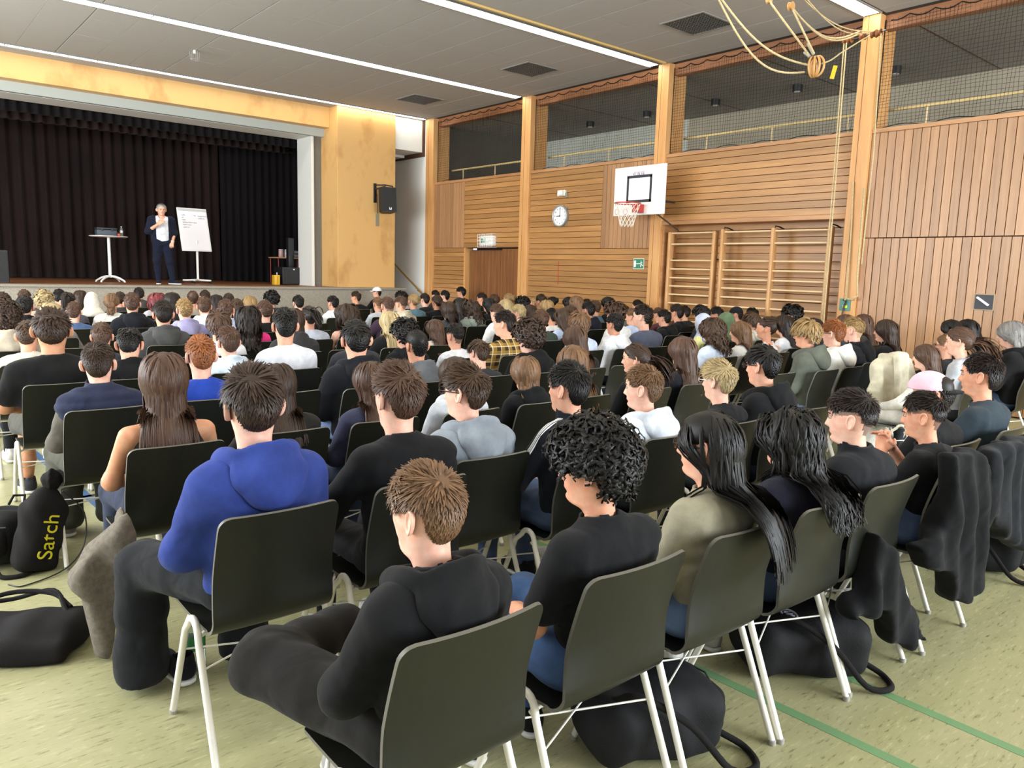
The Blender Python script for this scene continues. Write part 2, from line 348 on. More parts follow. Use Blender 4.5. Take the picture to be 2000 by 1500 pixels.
# door in bay 0
d1 = struct('door_1', MB().box(11.50, 11.54, 13.99, 15.28, 0, 2.20), mat('door_core', '5b3a22', .6))
m_door = mat('door_board', '8a5a34', .45, .4, var=(3, '6d4426', (1, 9, .35)), objvar=.12)
for k in range(10): MB().bbox(11.47, 11.50, 14.0+.127*k, 14.0+.127*k+.118, .02, 2.18, .003).build('board', m_door, d1)
for k in range(3): MB().bbox(11.40, 11.44, 13.36+.21*k, 13.36+.21*k+.203, .02, 2.22, .003).build('board', m_door, d1)
MB().box(11.44, 11.47, 13.99, 14.02, .9, 1.2).build('door_handle', m_black, d1)
struct('trim_40', MB().box(11.36, 11.6, 15.36, 15.42, 0, 2.25).box(11.36, 11.6, 13.30, 13.345, 0, 2.25), m_glulam)
struct('wall_corridor', MB().box(12.2, 12.3, 13, 16, 0, 2.6), m_joint)
# --- stage
struct('stage_front', MB().box(-4.2, 10.5, 16.78, 17.0, 0, SZ-.045), m_carpet)
struct('stage_edge', MB().bbox(-4.2, 10.55, 16.74, 17.2, SZ-.045, SZ-.001, .008), mat('stage_lip', 'a39b8d', .8, var=(120, '7d766a')))
stg = struct('floor_stage', MB().box(-4.2, 10.42, 17.2, 25.0, SZ-.1, SZ), m_stage)
struct('wall_pillar', MB().bbox(8.83, 10.42, 17.1, 18.6, SZ, CZ+.01, .008), m_birch)
struct('wall_portal_head', MB().bbox(-4.2, 8.83, 17.5, 17.78, 4.985, CZ, .006), m_birch)
struct('trim_41', MB().box(-4.2, 8.83, 17.78, 17.95, 4.80, 5.0).box(-4.2, 8.62, 17.86, 18.62, 4.80, 4.86), m_grey)  # shade on the set-back front of the white lining, put in as grey
struct('trim_42', MB().box(-4.2, 8.53, 17.90, 18.65, 4.795, 4.80).box(8.53, 8.60, 17.88, 18.65, SZ, 4.80), m_white)
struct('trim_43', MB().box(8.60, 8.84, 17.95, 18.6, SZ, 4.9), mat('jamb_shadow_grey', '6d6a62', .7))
struct('wall_stage_back', MB().box(-4.2, 12, 24.6, 24.8, SZ, 6.0), m_black); struct('ceiling_stage', MB().box(-4.2, 12, 18.6, 24.8, 5.6, 5.8), m_black)
struct('wall_stage_right', MB().box(10.45, 10.55, 18.6, 24.8, SZ, 5.8), m_black)
# stair recess
struct('wall_recess_bulkhead', MB().bbox(10.42, 11.27, 17.15, 18.0, 4.66, CZ, .005), m_white); struct('trim_44', MB().box(11.24, 11.3, 17.10, 19.4, 4.56, 5.46), m_joint)
struct('wall_recess', MB().box(10.42, 11.4, 19.5, 19.6, 0, CZ), m_ltgrey)
struct('wall_recess_right', MB().box(11.3, 11.4, 17.06, 19.6, 0, CZ), m_white)
struct('ceiling_recess', MB().box(10.42, 11.4, 18.0, 19.6, 4.6, 4.7), m_ltgrey)
st = MB()
for k in range(6): st.box(10.5, 11.28, 17.1+.28*k, 19.5, .2*k, .2*k+.2)
struct('floor_stairs', st, mat('stair_grey', '7c766c', .8))
t = empty('stair_handrail', (11.2, 17.0, 0)); tag(t, 'brass coloured handrail climbing the stairs beside the plywood pillar', 'handrail')
MB().tube([(0, -.05, 1.03), (0, 1.9, 2.10)], .024, 8).build('rail', mat('brass', 'b48d4c', .35, metal=.6), t, ang=40)
for y in (.25, 1.5): MB().tube([(0, y, 1.03+.57*y-.03), (.10, y, 1.03+.57*y-.08)], .01, 6).build('bracket', mat('brass', 'b48d4c'), t)
# left and back walls with the window bands the daylight comes through (out of frame)
struct('wall_left', MB().box(-4.4, -4.2, -7, 24.8, 0, 1.2).box(-4.4, -4.2, -7, 24.8, 4.8, CZ).box(-4.4, -4.2, 16.4, 24.8, 1.2, 4.8).box(-4.4, -4.2, -7, -3.2, 1.2, 4.8), m_ltgrey)
struct('wall_back', MB().box(-4.4, 12, -7.2, -7.0, 0, 1.2).box(-4.4, 12, -7.2, -7, 4.7, CZ).box(10.8, 12, -7.2, -7, 1.2, 4.7).box(-4.4, -2.8, -7.2, -7, 1.2, 4.7), m_ltgrey)
wf = mat('window_frame', '8f8f8b', .5)
g = MB()
for k in range(10): g.box(-4.36, -4.26, -3.2+2.178*k-.04, -3.2+2.178*k+.04, 1.2, 4.8)
struct('window_1', g.box(-4.36, -4.26, -3.2, 16.4, 2.9, 2.98), wf)
g = MB()
for k in range(7): g.box(-2.8+2.27*k-.04, -2.8+2.27*k+.04, -7.14, -7.04, 1.2, 4.7)
struct('window_2', g.box(-2.8, 10.8, -7.14, -7.04, 2.9, 2.98), wf)
# curtains
m_curt = mat('curtain_velvet', '2c1f1d', .95, .15, var=(1.2, '1f1615', (1, 1, .3)), sheen=.08); m_curt2 = mat('curtain_black', '161213', .95, .15, sheen=.05)
def curtain(name, path, z0, z1, m, label, fold=.26, amp=.085, seed=1, cat='curtain'):
    R = random.Random(seed); P = np.array(path, float); seg = np.linalg.norm(np.diff(P, axis=0), axis=1); Lc = seg.sum(); cum = np.r_[0, seg.cumsum()]
    n = int(Lc/fold*9); u = np.linspace(0, Lc, n); ph = np.cumsum(np.array([R.uniform(.75, 1.3) for _ in range(n)]))*2*math.pi*(Lc/n)/fold
    x = np.interp(u, cum, P[:, 0]); y = np.interp(u, cum, P[:, 1]); dx = np.gradient(x); dy = np.gradient(y); l = np.hypot(dx, dy); nx, ny = -dy/l, dx/l
    V = []; zs = np.linspace(z0, z1, 7); am = np.array([R.uniform(.6, 1.2) for _ in range(n)]); am = np.convolve(am, np.ones(9)/9, 'same')
    for j, z in enumerate(zs):
        k = j/6; a = amp*am*(1.15-.35*k)*(np.sin(ph+.25*math.sin(3*k))+.25*np.sin(2*ph+1))
        V.append(np.stack([x+nx*a, y+ny*a, np.full(n, z)], 1))
    V = np.concatenate(V); i = np.arange(n-1); Q = np.concatenate([np.stack([j*n+i, j*n+i+1, (j+1)*n+i+1, (j+1)*n+i], 1) for j in range(6)])
    me = np_mesh(name, V, Q); o = link(name, me, m); md = o.modifiers.new('thick', 'SOLIDIFY'); md.thickness = .006
    return tag(o, label, cat)
curtain('stage_curtain', [(-4.1, 22.4), (8.35, 22.75)], SZ+.01, 5.5, m_curt, 'long dark brown pleated curtain across the back of the stage', seed=3)
curtain('stage_curtain', [(7.85, 22.2), (8.95, 21.6), (10.3, 20.6)], SZ+.01, 5.1, m_curt2, 'black pleated side curtain behind the equipment table', .2, .06, 5)
curtain('stage_valance', [(-4.1, 18.9), (8.6, 18.9)], 4.62, 5.3, m_curt2, 'short black pleated valance just behind the portal frame', .2, .05, 8, 'valance')
curtain('stage_valance', [(-4.1, 20.0), (8.8, 20.0)], 4.62, 5.4, m_curt, 'short dark brown pleated valance hanging over mid stage', .22, .06, 9, 'valance')
curtain('stage_valance', [(-4.1, 21.0), (8.7, 21.0)], 4.75, 5.5, m_curt2, 'short black pleated valance just before the back curtain', .22, .06, 10, 'valance')
tag(MB().tube([(6.6, 20.6, 4.72), (9.2, 20.4, 4.72)], .025, 8).build('lighting_bar', mat('steel_dark', '5a5855', .35, metal=.8)), 'dark metal bar hung over the right side of the stage', 'bar')
# ------------------------------------------------------------------ implicit surfaces for bodies, clothes, bags
f32 = np.float32
def caps(a, b, ra, rb, sx=1., sy=1.):
    a = np.array(a, f32); b = np.array(b, f32); sc = np.array([1/sx, 1/sy, 1], f32); A = a*sc; B = b*sc; d = B-A; dd = float(d@d)+1e-9
    def f(P):
        Q = P*sc-A; t = np.clip((Q@d)/dd, 0, 1); return np.sqrt(((Q-t[:, None]*d)**2).sum(1))-(ra+(rb-ra)*t)
    return f
def ell(c, r, R=None):
    c = np.array(c, f32); r = np.array(r, f32); R = None if R is None else np.array(R, f32)
    def f(P):
        Q = P-c
        if R is not None: Q = Q@R
        q = Q/r; k0 = np.sqrt((q*q).sum(1)); k1 = np.sqrt(((q/r)**2).sum(1))+1e-6; return k0*(k0-1)/k1
    return f
def rbox(c, h, r, R=None):
    c = np.array(c, f32); h = np.array(h, f32)-r; R = None if R is None else np.array(R, f32)
    def f(P):
        Q = P-c
        if R is not None: Q = Q@R
        q = np.abs(Q)-h; return np.sqrt((np.maximum(q, 0)**2).sum(1))+np.minimum(q.max(1), 0)-r
    return f
def torus(c, R_, r, sx=1., sy=1., tilt=0):
    c = np.array(c, f32)
    def f(P):
        Q = P-c; z = Q[:, 2]-tilt*Q[:, 1]; l = np.sqrt((Q[:, 0]/sx)**2+(Q[:, 1]/sy)**2)-R_; return np.sqrt(l*l+z*z)-r
    return f
def smin(a, b, k):
    h = np.maximum(k-np.abs(a-b), 0)/k; return np.minimum(a, b)-h*h*k*.25
def U(fs, k=.03):
    def f(P):
        d = fs[0](P)
        for g in fs[1:]: d = smin(d, g(P), k)
        return d
    return f
def sub(f, g, k=.01): return lambda P: -smin(-f(P), g(P), k)
def cut(f, n, o):
    """keep the half space n.p < o"""
    n = np.array(n, f32); return lambda P: np.maximum(f(P), P@n-o)
def wrinkle(f, amp, freq, seed, zs=1.):
    R = np.random.RandomState(seed); K = R.normal(size=(6, 3)).astype(f32); K /= np.linalg.norm(K, axis=1)[:, None]; K[:, 2] *= zs; ph = R.uniform(0, 6.3, 6); fr = freq*R.uniform(.6, 1.5, 6)
    def g(P):
        w = 0
        for i in range(3): w = w+np.sin((P@K[2*i])*fr[2*i]+ph[2*i]+1.5*np.sin((P@K[2*i+1])*fr[2*i+1]*.6+ph[2*i+1]))
        return f(P)+amp*w*.55
    return g
def nets(f, lo, hi, h):
    lo = np.array(lo, float); n = np.ceil((np.array(hi)-lo)/h).astype(int)+1
    ax = [(lo[i]+h*np.arange(n[i])).astype(f32) for i in range(3)]
    G = np.stack(np.meshgrid(*ax, indexing='ij'), -1).reshape(-1, 3); F = f(G).reshape(n).astype(f32)
    F = np.pad(F, 1, constant_values=1.); lo = lo-h
    s = F < 0; c = np.zeros(np.array(s.shape)-1, np.int8)
    for i in (0, 1):
        for j in (0, 1):
            for k in (0, 1): c += s[i:s.shape[0]-1+i, j:s.shape[1]-1+j, k:s.shape[2]-1+k]
    act = (c > 0) & (c < 8); ids = np.argwhere(act); idx = np.full(c.shape, -1, np.int64); idx[act] = np.arange(len(ids))
    acc = np.zeros((len(ids), 3)); cnt = np.zeros(len(ids)); cor = [np.array(q) for q in np.ndindex(2, 2, 2)]
    for a in cor:
        for b in cor:
            if (b-a).min() < 0 or (b-a).sum() != 1: continue
            fa = F[tuple((ids+a).T)]; fb = F[tuple((ids+b).T)]; m = (fa < 0) != (fb < 0); t = np.where(m, fa/(fa-fb+1e-12), 0)
            acc += np.where(m[:, None], a+t[:, None]*(b-a), 0); cnt += m
    V = lo+h*(ids+acc/cnt[:, None]); Q = []
    for axx in range(3):
        e1, e2 = [(1, 2), (2, 0), (0, 1)][axx]; d = np.zeros(3, int); d[axx] = 1
        sa = s[tuple(slice(0, s.shape[i]-d[i]) for i in range(3))]; sb = s[tuple(slice(d[i], None) for i in range(3))]
        E_ = np.argwhere(sa != sb); E_ = E_[(E_[:, e1] > 0) & (E_[:, e2] > 0)]
        o1 = np.zeros(3, int); o1[e1] = 1; o2 = np.zeros(3, int); o2[e2] = 1
        q = np.stack([idx[tuple((E_-o1-o2).T)], idx[tuple((E_-o2).T)], idx[tuple(E_.T)], idx[tuple((E_-o1).T)]], 1)
        fl = sa[tuple(E_.T)]; q[~fl] = q[~fl][:, ::-1]; Q.append(q)
    Q = np.concatenate(Q); a = Q.ravel(); b = Q[:, [1, 2, 3, 0]].ravel(); I_ = np.r_[a, b]; J_ = np.r_[b, a]; nv = len(V); cn = np.maximum(np.bincount(I_, minlength=nv), 1)[:, None]
    for lam in (.5, -.52, .5, -.52, .5, -.5):
        av = np.stack([np.bincount(I_, V[J_, k], nv) for k in range(3)], 1)/cn; V = V+lam*(av-V)
    return V, Q
class PM:
    """parts of one continuous numpy mesh with material slots"""
    def __init__(s): s.V = []; s.Q = []; s.M = []; s.n = 0
    def add(s, V, Q, m=0):
        s.V.append(np.asarray(V, float)); Q = np.asarray(Q, int); s.Q.append(Q+s.n); s.M.append(np.full(len(Q), m)); s.n += len(V); return s
    def mesh(s, name, sub=None): return np_mesh(name, np.concatenate(s.V), np.concatenate(s.Q), mats=np.concatenate(s.M))
def sdf_mesh(name, f, lo, hi, h): V, Q = nets(f, lo, hi, h); return np_mesh(name, V, Q)
# ------------------------------------------------------------------ head
_z = [-.26, -.24, -.21, -.17, -.14, -.125, -.117, -.108, -.095, -.08, -.06, -.04, -.02, 0, .02, .045, .07, .09, .102, .109, .1125]
_yF = [.02, .015, .008, .010, .022, .040, .066, .079, .082, .081, .086, .087, .087, .088, .092, .090, .080, .060, .036, .016, -.006]
_yB = [-.095, -.09, -.082, -.076, -.072, -.070, -.069, -.068, -.066, -.067, -.076, -.088, -.098, -.104, -.108, -.107, -.098, -.080, -.056, -.034, -.010]
_w = [.13, .11, .068, .056, .0545, .0545, .055, .056, .058, .062, .066, .069, .072, .0745, .0755, .074, .067, .0535, .039, .021, .003]
_zz = np.linspace(-.26, .1125, 400); _k = np.exp(-(np.arange(-10, 11)/4.5)**2); _k /= _k.sum()
def _sm(t):
    v = np.interp(_zz, _z, t); vp = np.pad(v, 10, mode='reflect', reflect_type='odd'); return np.convolve(vp, _k, 'valid')
_tF, _tB, _tw = _sm(_yF), _sm(_yB), _sm(_w)
def head_surf(th, z, feat=True):
    yF = np.interp(z, _zz, _tF); yB = np.interp(z, _zz, _tB); w = np.interp(z, _zz, _tw); yc = -.012+0*z; c = np.cos(th); s = np.sin(th)
    jaw = np.clip((-.02-z)/.07, 0, 1)*np.clip((z+.125)/.02, 0, 1)
    x = w*np.sign(s)*np.abs(s)**.92*(1-.20*jaw*np.clip(c, 0, 1)**1.2); y = np.where(c > 0, yc+(yF-yc)*np.abs(c)**.85, yc+(yc-yB)*-np.abs(c)**.92)
    if feat:
        fr = np.clip(c*2, 0, 1); ax = np.abs(x)
        na = np.interp(z, [-.056, -.049, -.043, -.036, -.028, -.012, .004, .018], [0, .002, .016, .024, .0205, .012, .004, 0]); ns = np.interp(z, [-.05, -.038, -.02, .01], [.014, .0125, .0085, .008])
        y = y+fr*(na*np.exp(-(x/ns)**2)-.0085*np.exp(-((ax-.031)/.013)**2-((z-.001)/.010)**2)+.0045*np.exp(-((z-.019)/.007)**2-(x/.045)**4)+.0055*np.exp(-((z+.0665)/.0075)**2-(x/.021)**2)-.004*np.exp(-((z+.081)/.006)**2-(x/.02)**2)+.004*np.exp(-((z+.098)/.010)**2-(x/.017)**2)+.003*np.exp(-((ax-.042)/.018)**2-((z+.025)/.016)**2))
    return np.stack([x, y, z+0*th], -1)
def head_grid(lod):
    if lod == 0: zs = np.r_[np.linspace(-.25, -.13, 9), np.linspace(-.124, .03, 40), np.linspace(.037, .10, 10), .105, .109, .1122]; ns = 64
    elif lod == 1: zs = np.r_[np.linspace(-.25, -.13, 6), np.linspace(-.122, .03, 24), np.linspace(.04, .10, 7), .107, .112]; ns = 40
    else: zs = np.r_[np.linspace(-.25, -.13, 4), np.linspace(-.12, .03, 12), np.linspace(.045, .10, 5), .112]; ns = 26
    t = np.arange(ns)*2*math.pi/ns; th = t-.42*np.sin(t); return zs, th
def grid_quads(nz, ns):
    i, k = np.meshgrid(np.arange(nz-1), np.arange(ns), indexing='ij'); k2 = (k+1) % ns
    return np.stack([i*ns+k2, i*ns+k, (i+1)*ns+k, (i+1)*ns+k2], -1).reshape(-1, 4)
def head_parts(lod, eyes_closed=False):
    zs, th = head_grid(lod); Z, T = np.meshgrid(zs, th, indexing='ij'); V = head_surf(T, Z).reshape(-1, 3); nz, ns = Z.shape; Q = grid_quads(nz, ns)
    c = V[Q].mean(1); mi = np.zeros(len(Q), int)
    mi[(np.abs(c[:, 0]) < .021) & (c[:, 2] > -.0735) & (c[:, 2] < -.0585) & (c[:, 1] > .06)] = 2
    out = [(V, Q, mi)]
    # crown cap: fan as degenerate-free quads
    top = (nz-1)*ns; capq = [(top+2*j, top+(2*j+1) % ns, top+(2*j+2) % ns, 0) for j in range(0)]
    n2 = 16 if lod < 2 else 10
    for sd in (-1, 1):   # ears
        prof = [(1.0, -.006), (1.05, .006), (.98, .0105), (.80, .0095), (.66, .004), (.30, .003), (.02, .0035)]; E = []
        for r, h in prof:
            for k in range(n2):
                a = 2*math.pi*k/n2; yy = .0195*math.cos(a)*r*(1.0+.18*math.sin(a)); zz = .034*math.sin(a)*r; E.append((h*1.1+(-yy)*.62+.006, yy-.004*math.sin(a), zz))
        E = np.array(E); E[:, 0] *= sd; E += np.array([sd*.0725, -.016, -.012]); q = grid_quads(len(prof), n2)
        if sd > 0: q = q[:, ::-1]
        out.append((E, q, np.full(len(q), 3)))
    if lod < 2:
        for sd in (-1, 1):   # eyes and brows
            for r, dy, m, zr in ((.0118, -.0072, 1, 1), (.0074, -.0012, 4, 1)):
                a = np.linspace(.02, math.pi-.02, 7); b = np.arange(10)*2*math.pi/10; A, B = np.meshgrid(a, b, indexing='ij')
                E = np.stack([r*np.sin(A)*np.cos(B), r*np.cos(A), r*np.sin(A)*np.sin(B)*(.62 if m == 1 else .9)], -1).reshape(-1, 3)+np.array([sd*.0305, .0825+dy, .0005])
                out.append((E, grid_quads(7, 10)[:, ::-1], np.full(60, m)))
            xs = np.linspace(.014, .050, 6); B_ = []
            for i, x in enumerate(xs):
                u = i/5; zc = .0185+.006*math.sin(u*2.4)-.003*u; y = float(np.interp(x, [.0, .02, .035, .05, .06], [.0965, .0935, .0875, .077, .064])); hw = .0036*(1-.6*u)
                B_ += [(sd*x, y-.004, zc-hw), (sd*x, y+.0022, zc-hw), (sd*x, y+.0022, zc+hw), (sd*x, y-.004, zc+hw)]
            q = grid_quads(6, 4); out.append((np.array(B_), q if sd > 0 else q[:, ::-1], np.full(len(q), 4)))
    return out
def rotm(yaw, pitch=0, roll=0):
    return np.array(Matrix.Rotation(yaw, 3, 'Z')@Matrix.Rotation(pitch, 3, 'X')@Matrix.Rotation(roll, 3, 'Y'))
NECKP = np.array([0, -.03, -.125])
def pose_head(V, yaw, pitch, roll=0):
    """turn the head on the neck; the neck base stays with the shoulders"""
    w = np.clip((V[:, 2]+.21)/.10, 0, 1); w = w*w*(3-2*w); A = (V-NECKP)@rotm(yaw, pitch, roll).T+NECKP
    return V*(1-w[:, None])+A*w[:, None]
# ------------------------------------------------------------------ seated skeleton
HC = np.array([0, -.085, 1.147])
ARMS = {'lap': ((.170, -.135, .902), (.226, -.055, .685), (.105, .165, .625)), 'fold': ((.17, -.13, .902), (.235, -.01, .70), (.02, .115, .735)), 'wide': ((.172, -.13, .902), (.275, .01, .70), (.19, .23, .64))}
def mir(p, s): return (p[0]*s, p[1], p[2])
def torso_f(g=0., chest=1.):
    return [caps((0, -.085, .56), (0, -.115, .72), .104+g, .094+g, 1.34, .90), caps((0, -.115, .72), (0, -.135, .86), .094+g, .104+g, 1.40*chest, .86), caps((-.12*chest, -.135, .900), (.12*chest, -.135, .900), .048+g, .048+g, 1, 1.15), caps((-.13, -.135, .908), (0, -.120, .962), .038+g*.9, .044+g*.6), caps((.13, -.135, .908), (0, -.120, .962), .038+g*.9, .044+g*.6)]
def arm_f(arms, s, r=(.042, .037, .028), upto=2.0):
    a, b, c = (np.array(mir(q, s)) for q in ARMS[arms]); out = []
    if upto <= 1: return [caps(a, a+(b-a)*upto, r[0], r[1])]
    return [caps(a, b, r[0], r[1]), caps(b, b+(c-b)*(upto-1), r[1], r[2])]
BODY_SDF_COLL = U(torso_f(.026)+[caps((.172, -.135, .902), (.23, -.05, .69), .060, .054), caps((-.172, -.135, .902), (-.23, -.05, .69), .060, .054)], .05)
def hand_mesh(h=.006):
    fs = [rbox((0, .045, 0), (.040, .048, .015), .013), caps((0, -.03, 0), (0, .02, 0), .027, .026)]
    for i, (x, l) in enumerate(((-.030, .062), (-.010, .074), (.011, .070), (.030, .055))):
        k = np.array((x, .088, .0)); m = k+np.array((x*.12, l*.55, -.012)); e = m+np.array((0, l*.38, -.026)); fs += [caps(k, m, .0092, .0085), caps(m, e, .0085, .0072)]
    fs2 = [caps((-.034, .02, -.004), (-.058, .058, -.016), .012, .0105), caps((-.058, .058, -.016), (-.056, .090, -.026), .0105, .0085)]
    f = U(fs+fs2, .008); return nets(f, (-.085, -.05, -.06), (.06, .20, .035), h)
_HAND = {}
def hand_at(pm, wrist, elbow, s, lod, up=(0, 0, 1), mi=3):
    h = (.007, .011, .017)[lod]
    if h not in _HAND: _HAND[h] = hand_mesh(h)
    V, Q = _HAND[h]; V = V.copy()
    if s < 0: V[:, 0] *= -1; Q = Q[:, ::-1]
    y = np.array(wrist)-np.array(elbow); y /= np.linalg.norm(y); x = np.cross(y, up); x /= np.linalg.norm(x); z = np.cross(x, y)
    pm.add(V@np.stack([x, y, z])+np.array(wrist), Q, mi)
_BODY = {}
_SKT = {}
def body_mesh(arms, yaw, pitch, lod, roll=0.):
    yb = round(yaw/(0, 10, 15)[lod])*(0, 10, 15)[lod] if lod else round(yaw); pb = round(pitch/8)*8 if lod else round(pitch); key = (arms, yb, pb, lod, round(roll))
    if key in _BODY: return _BODY[key]
    pm = PM(); R = (math.radians(yb), math.radians(pb), math.radians(roll))
    for V, Q, m in head_parts(lod):
        pm.V.append(pose_head(V, *R)+HC); pm.Q.append(Q+pm.n); pm.M.append(m); pm.n += len(V)
    k2 = (arms, lod)
    if k2 not in _SKT:
        fs = torso_f(-.012); f = U(fs+arm_f(arms, 1)+arm_f(arms, -1), .04); _SKT[k2] = nets(f, (-.34, -.28, .52), (.34, .27, 1.03), (.014, .021, .028)[lod])
    pm.add(*_SKT[k2], 3)
    for s in (-1, 1): hand_at(pm, mir(ARMS[arms][2], s), mir(ARMS[arms][1], s), s, lod)
    M = np.concatenate(pm.M); 
    _BODY[key] = (pm.mesh('body'), R); return _BODY[key]
# ------------------------------------------------------------------ clothes
HRES = (.010, .015, .021)
_TOP = {}
def top_mesh(kind, arms, lod, seed=0):
    key = (kind, arms, lod, seed)
    if key in _TOP: return _TOP[key]
    g = {'tee': .016, 'long': .020, 'hoodie': .028, 'jacket': .030, 'vest': .034, 'tank': .006, 'puffer': .040}[kind]; fs = torso_f(g)
    if kind == 'tee':
        for s in (-1, 1): fs += arm_f(arms, s, (.058, .058, .05), .72)
    elif kind not in ('vest', 'tank'):
        for s in (-1, 1): fs += arm_f(arms, s, (.051+g*.4, .047+g*.45, .038+g*.35), 1.96)
    if kind in ('vest',): fs += [caps((s_*.11, -.135, .905), (s_*.165, -.135, .895), .074, .070) for s_ in (-1, 1)]
    if kind == 'tank': fs = [torso_f(.008)[0], torso_f(.008)[1], caps((-.085, -.12, .80), (-.075, -.13, .985), .026, .022), caps((.085, -.12, .80), (.075, -.13, .985), .026, .022)]
    f = U(fs, .045 if kind != 'tank' else .03); f0 = f
    f = wrinkle(f, .0032 if kind != 'tank' else .0015, 42, 3+seed, 1.2)
    if kind in ('vest', 'puffer'):
        f1 = f; f = lambda P: f1(P)-.007*np.abs(np.sin(P[:, 2]*math.pi/.062))
    lo = caps((0, -.10, .90), (0, -.085, 1.06), .050, .062) if kind in ('tee', 'long', 'hoodie', 'vest', 'puffer', 'jacket') else caps((0, -.08, .93), (0, -.06, 1.06), .09, .10)
    f = sub(f, caps((0, -.108, .955), (0, -.09, 1.08), .058, .064), .006)
    f = cut(f, (0, 0, -1), -.50)
    if kind in ('tee', 'long'): f2 = torus((0, -.112, .972), .062, .008, 1.02, 1.0, .30); f3 = f; f = lambda P: smin(f3(P), f2(P), .006)
    if kind in ('jacket', 'vest', 'puffer'):
        c1 = caps((0, -.118, .97), (0, -.105, 1.035), .078, .074, 1, 1); c2 = caps((0, -.112, .95), (0, -.10, 1.10), .064, .062); cc = sub(c1, c2, .004); cc = cut(cc, (0, -.25, 1), 1.068); f3 = f; f = lambda P: smin(f3(P), cc(P), .012)
    if kind == 'tank': f = f
    _TOP[key] = sdf_mesh('top', f, (-.37, -.32, .49), (.37, .28, 1.06), HRES[lod]); return _TOP[key]
_HOOD = {}
def hood_mesh(lod, seed=0):
    if (lod, seed) in _HOOD: return _HOOD[(lod, seed)]
    R = rotm(0, math.radians(-18))
    fs = [torus((0, -.118, .985), .098, .030, 1.06, .98, -.38), ell((0, -.218, .945), (.128, .058, .085), R), ell((0, -.245, .885), (.085, .040, .060), R), caps((-.10, -.13, .975), (-.075, -.03, .95), .034, .030), caps((.10, -.13, .975), (.075, -.03, .95), .034, .030)]
    f = U(fs, .045); f = wrinkle(f, .004, 42, 11+seed, .8)
    f = sub(f, ell((0, -.115, 1.03), (.082, .088, .075)), .02); f = sub(f, ell((0, -.185, 1.045), (.10, .030, .055), rotm(0, math.radians(20))), .025)
    f = sub(f, caps((0, -.10, .93), (0, -.07, 1.05), .055, .065), .01)
    f = sub(f, caps((0, -.305, 1.01), (0, -.300, .86), .0045, .0045), .012)
    _HOOD[(lod, seed)] = sdf_mesh('hood', f, (-.20, -.34, .80), (.20, .03, 1.07), (.007, .010, .013)[lod]); return _HOOD[(lod, seed)]
_LEG = {}
def legs_mesh(kind, lod):
    if (kind, lod) in _LEG: return _LEG[(kind, lod)]
    k = {'std': (.098, .074, .062, .05), 'wide': (.108, .094, .10, .105), 'short': (.105, .10, .1, .1), 'slim': (.09, .066, .054, .042)}[kind]; fs = [caps((-.07, -.075, .545), (.07, -.075, .545), .105, .105)]
    for s in (-1, 1):
        kn = (s*.125, .385, .525); fs.append(caps((s*.085, -.03, .545), kn, k[0], k[1]))
        if kind != 'short': fs.append(caps(kn, (s*.135, .36, .11), k[1], k[3]))
        else: fs.append(caps(kn, (s*.128, .385, .47), k[1], k[1]))
    f = wrinkle(U(fs, .05), .005, 38, 5)
    f = cut(f, (0, 0, -1), -.055 if kind != 'short' else -.44); f = cut(f, (0, 0, 1), .66)
    _LEG[(kind, lod)] = sdf_mesh('trousers', f, (-.26, -.21, .05), (.26, .50, .67), (.014, .020, .027)[lod]); return _LEG[(kind, lod)]
_SHOE = {}
def shoe_meshes(lod):
    if lod in _SHOE: return _SHOE[lod]
    h = (.007, .011, .016)[lod]
    up = U([caps((0, -.06, .05), (0, .10, .042), .042, .036, 1, 1), ell((0, .13, .04), (.042, .055, .036)), caps((0, -.055, .07), (0, -.05, .105), .042, .044)], .03); up = cut(up, (0, 0, -1), -.022); up = sub(up, caps((0, -.052, .09), (0, -.05, .15), .034, .036), .006)
    so = U([caps((0, -.065, .016), (0, .05, .016), .044, .043), ell((0, .11, .016), (.047, .088, .05))], .03); so = cut(cut(so, (0, 0, 1), .026), (0, 0, -1), -.002)
    _SHOE[lod] = (sdf_mesh('shoe_upper', up, (-.07, -.13, 0), (.07, .22, .13), h), sdf_mesh('sole', so, (-.07, -.13, -.01), (.07, .22, .05), h)); return _SHOE[lod]
# ------------------------------------------------------------------ hair
HEAD_E = ell((0, -.010, .008), (.079, .104, .108))
def scalp(n, rs, back=-.085, front=.052, side=.012, top_only=False):
    """root points on the scalp above the hairline"""
    out = []
    i = np.arange(n*4)+.5; ph = np.arccos(1-2*i/(n*4)); th = math.pi*(1+5**.5)*i
    d = np.stack([np.sin(ph)*np.sin(th), np.sin(ph)*np.cos(th), np.cos(ph)], 1)+rs.normal(size=(n*4, 3))*.02; d /= np.linalg.norm(d, axis=1)[:, None]
    z = d[:, 2]*.1225-.010; z = np.where(d[:, 2] < 0, -.010+d[:, 2]*.10, z); z = np.clip(z, -.11, .1118); t = np.arctan2(d[:, 0], d[:, 1]); P = head_surf(t, z, False); q = hairline(t, z, back, front, side) > 0
    return P[q], t[q], z[q]
def hairline(t, z, back, front, side):
    a = np.abs(t); e = max(.016, side); line = np.interp(a, [0, .55, .95, 1.2, 1.36, 1.5, 1.95, 2.12, 2.5, math.pi], [front, front-.004, max(.030, side-.004), max(.010, side-.002), max(-.006, side), e, e, max(-.035, back+.02), back+.010, back]); return z-line
def norm(v): return v/(np.linalg.norm(v, axis=-1, keepdims=True)+1e-9)
def head_n(P): return norm((P-np.array([0, -.012, .0]))/np.array([.075, .10, .11])**2)
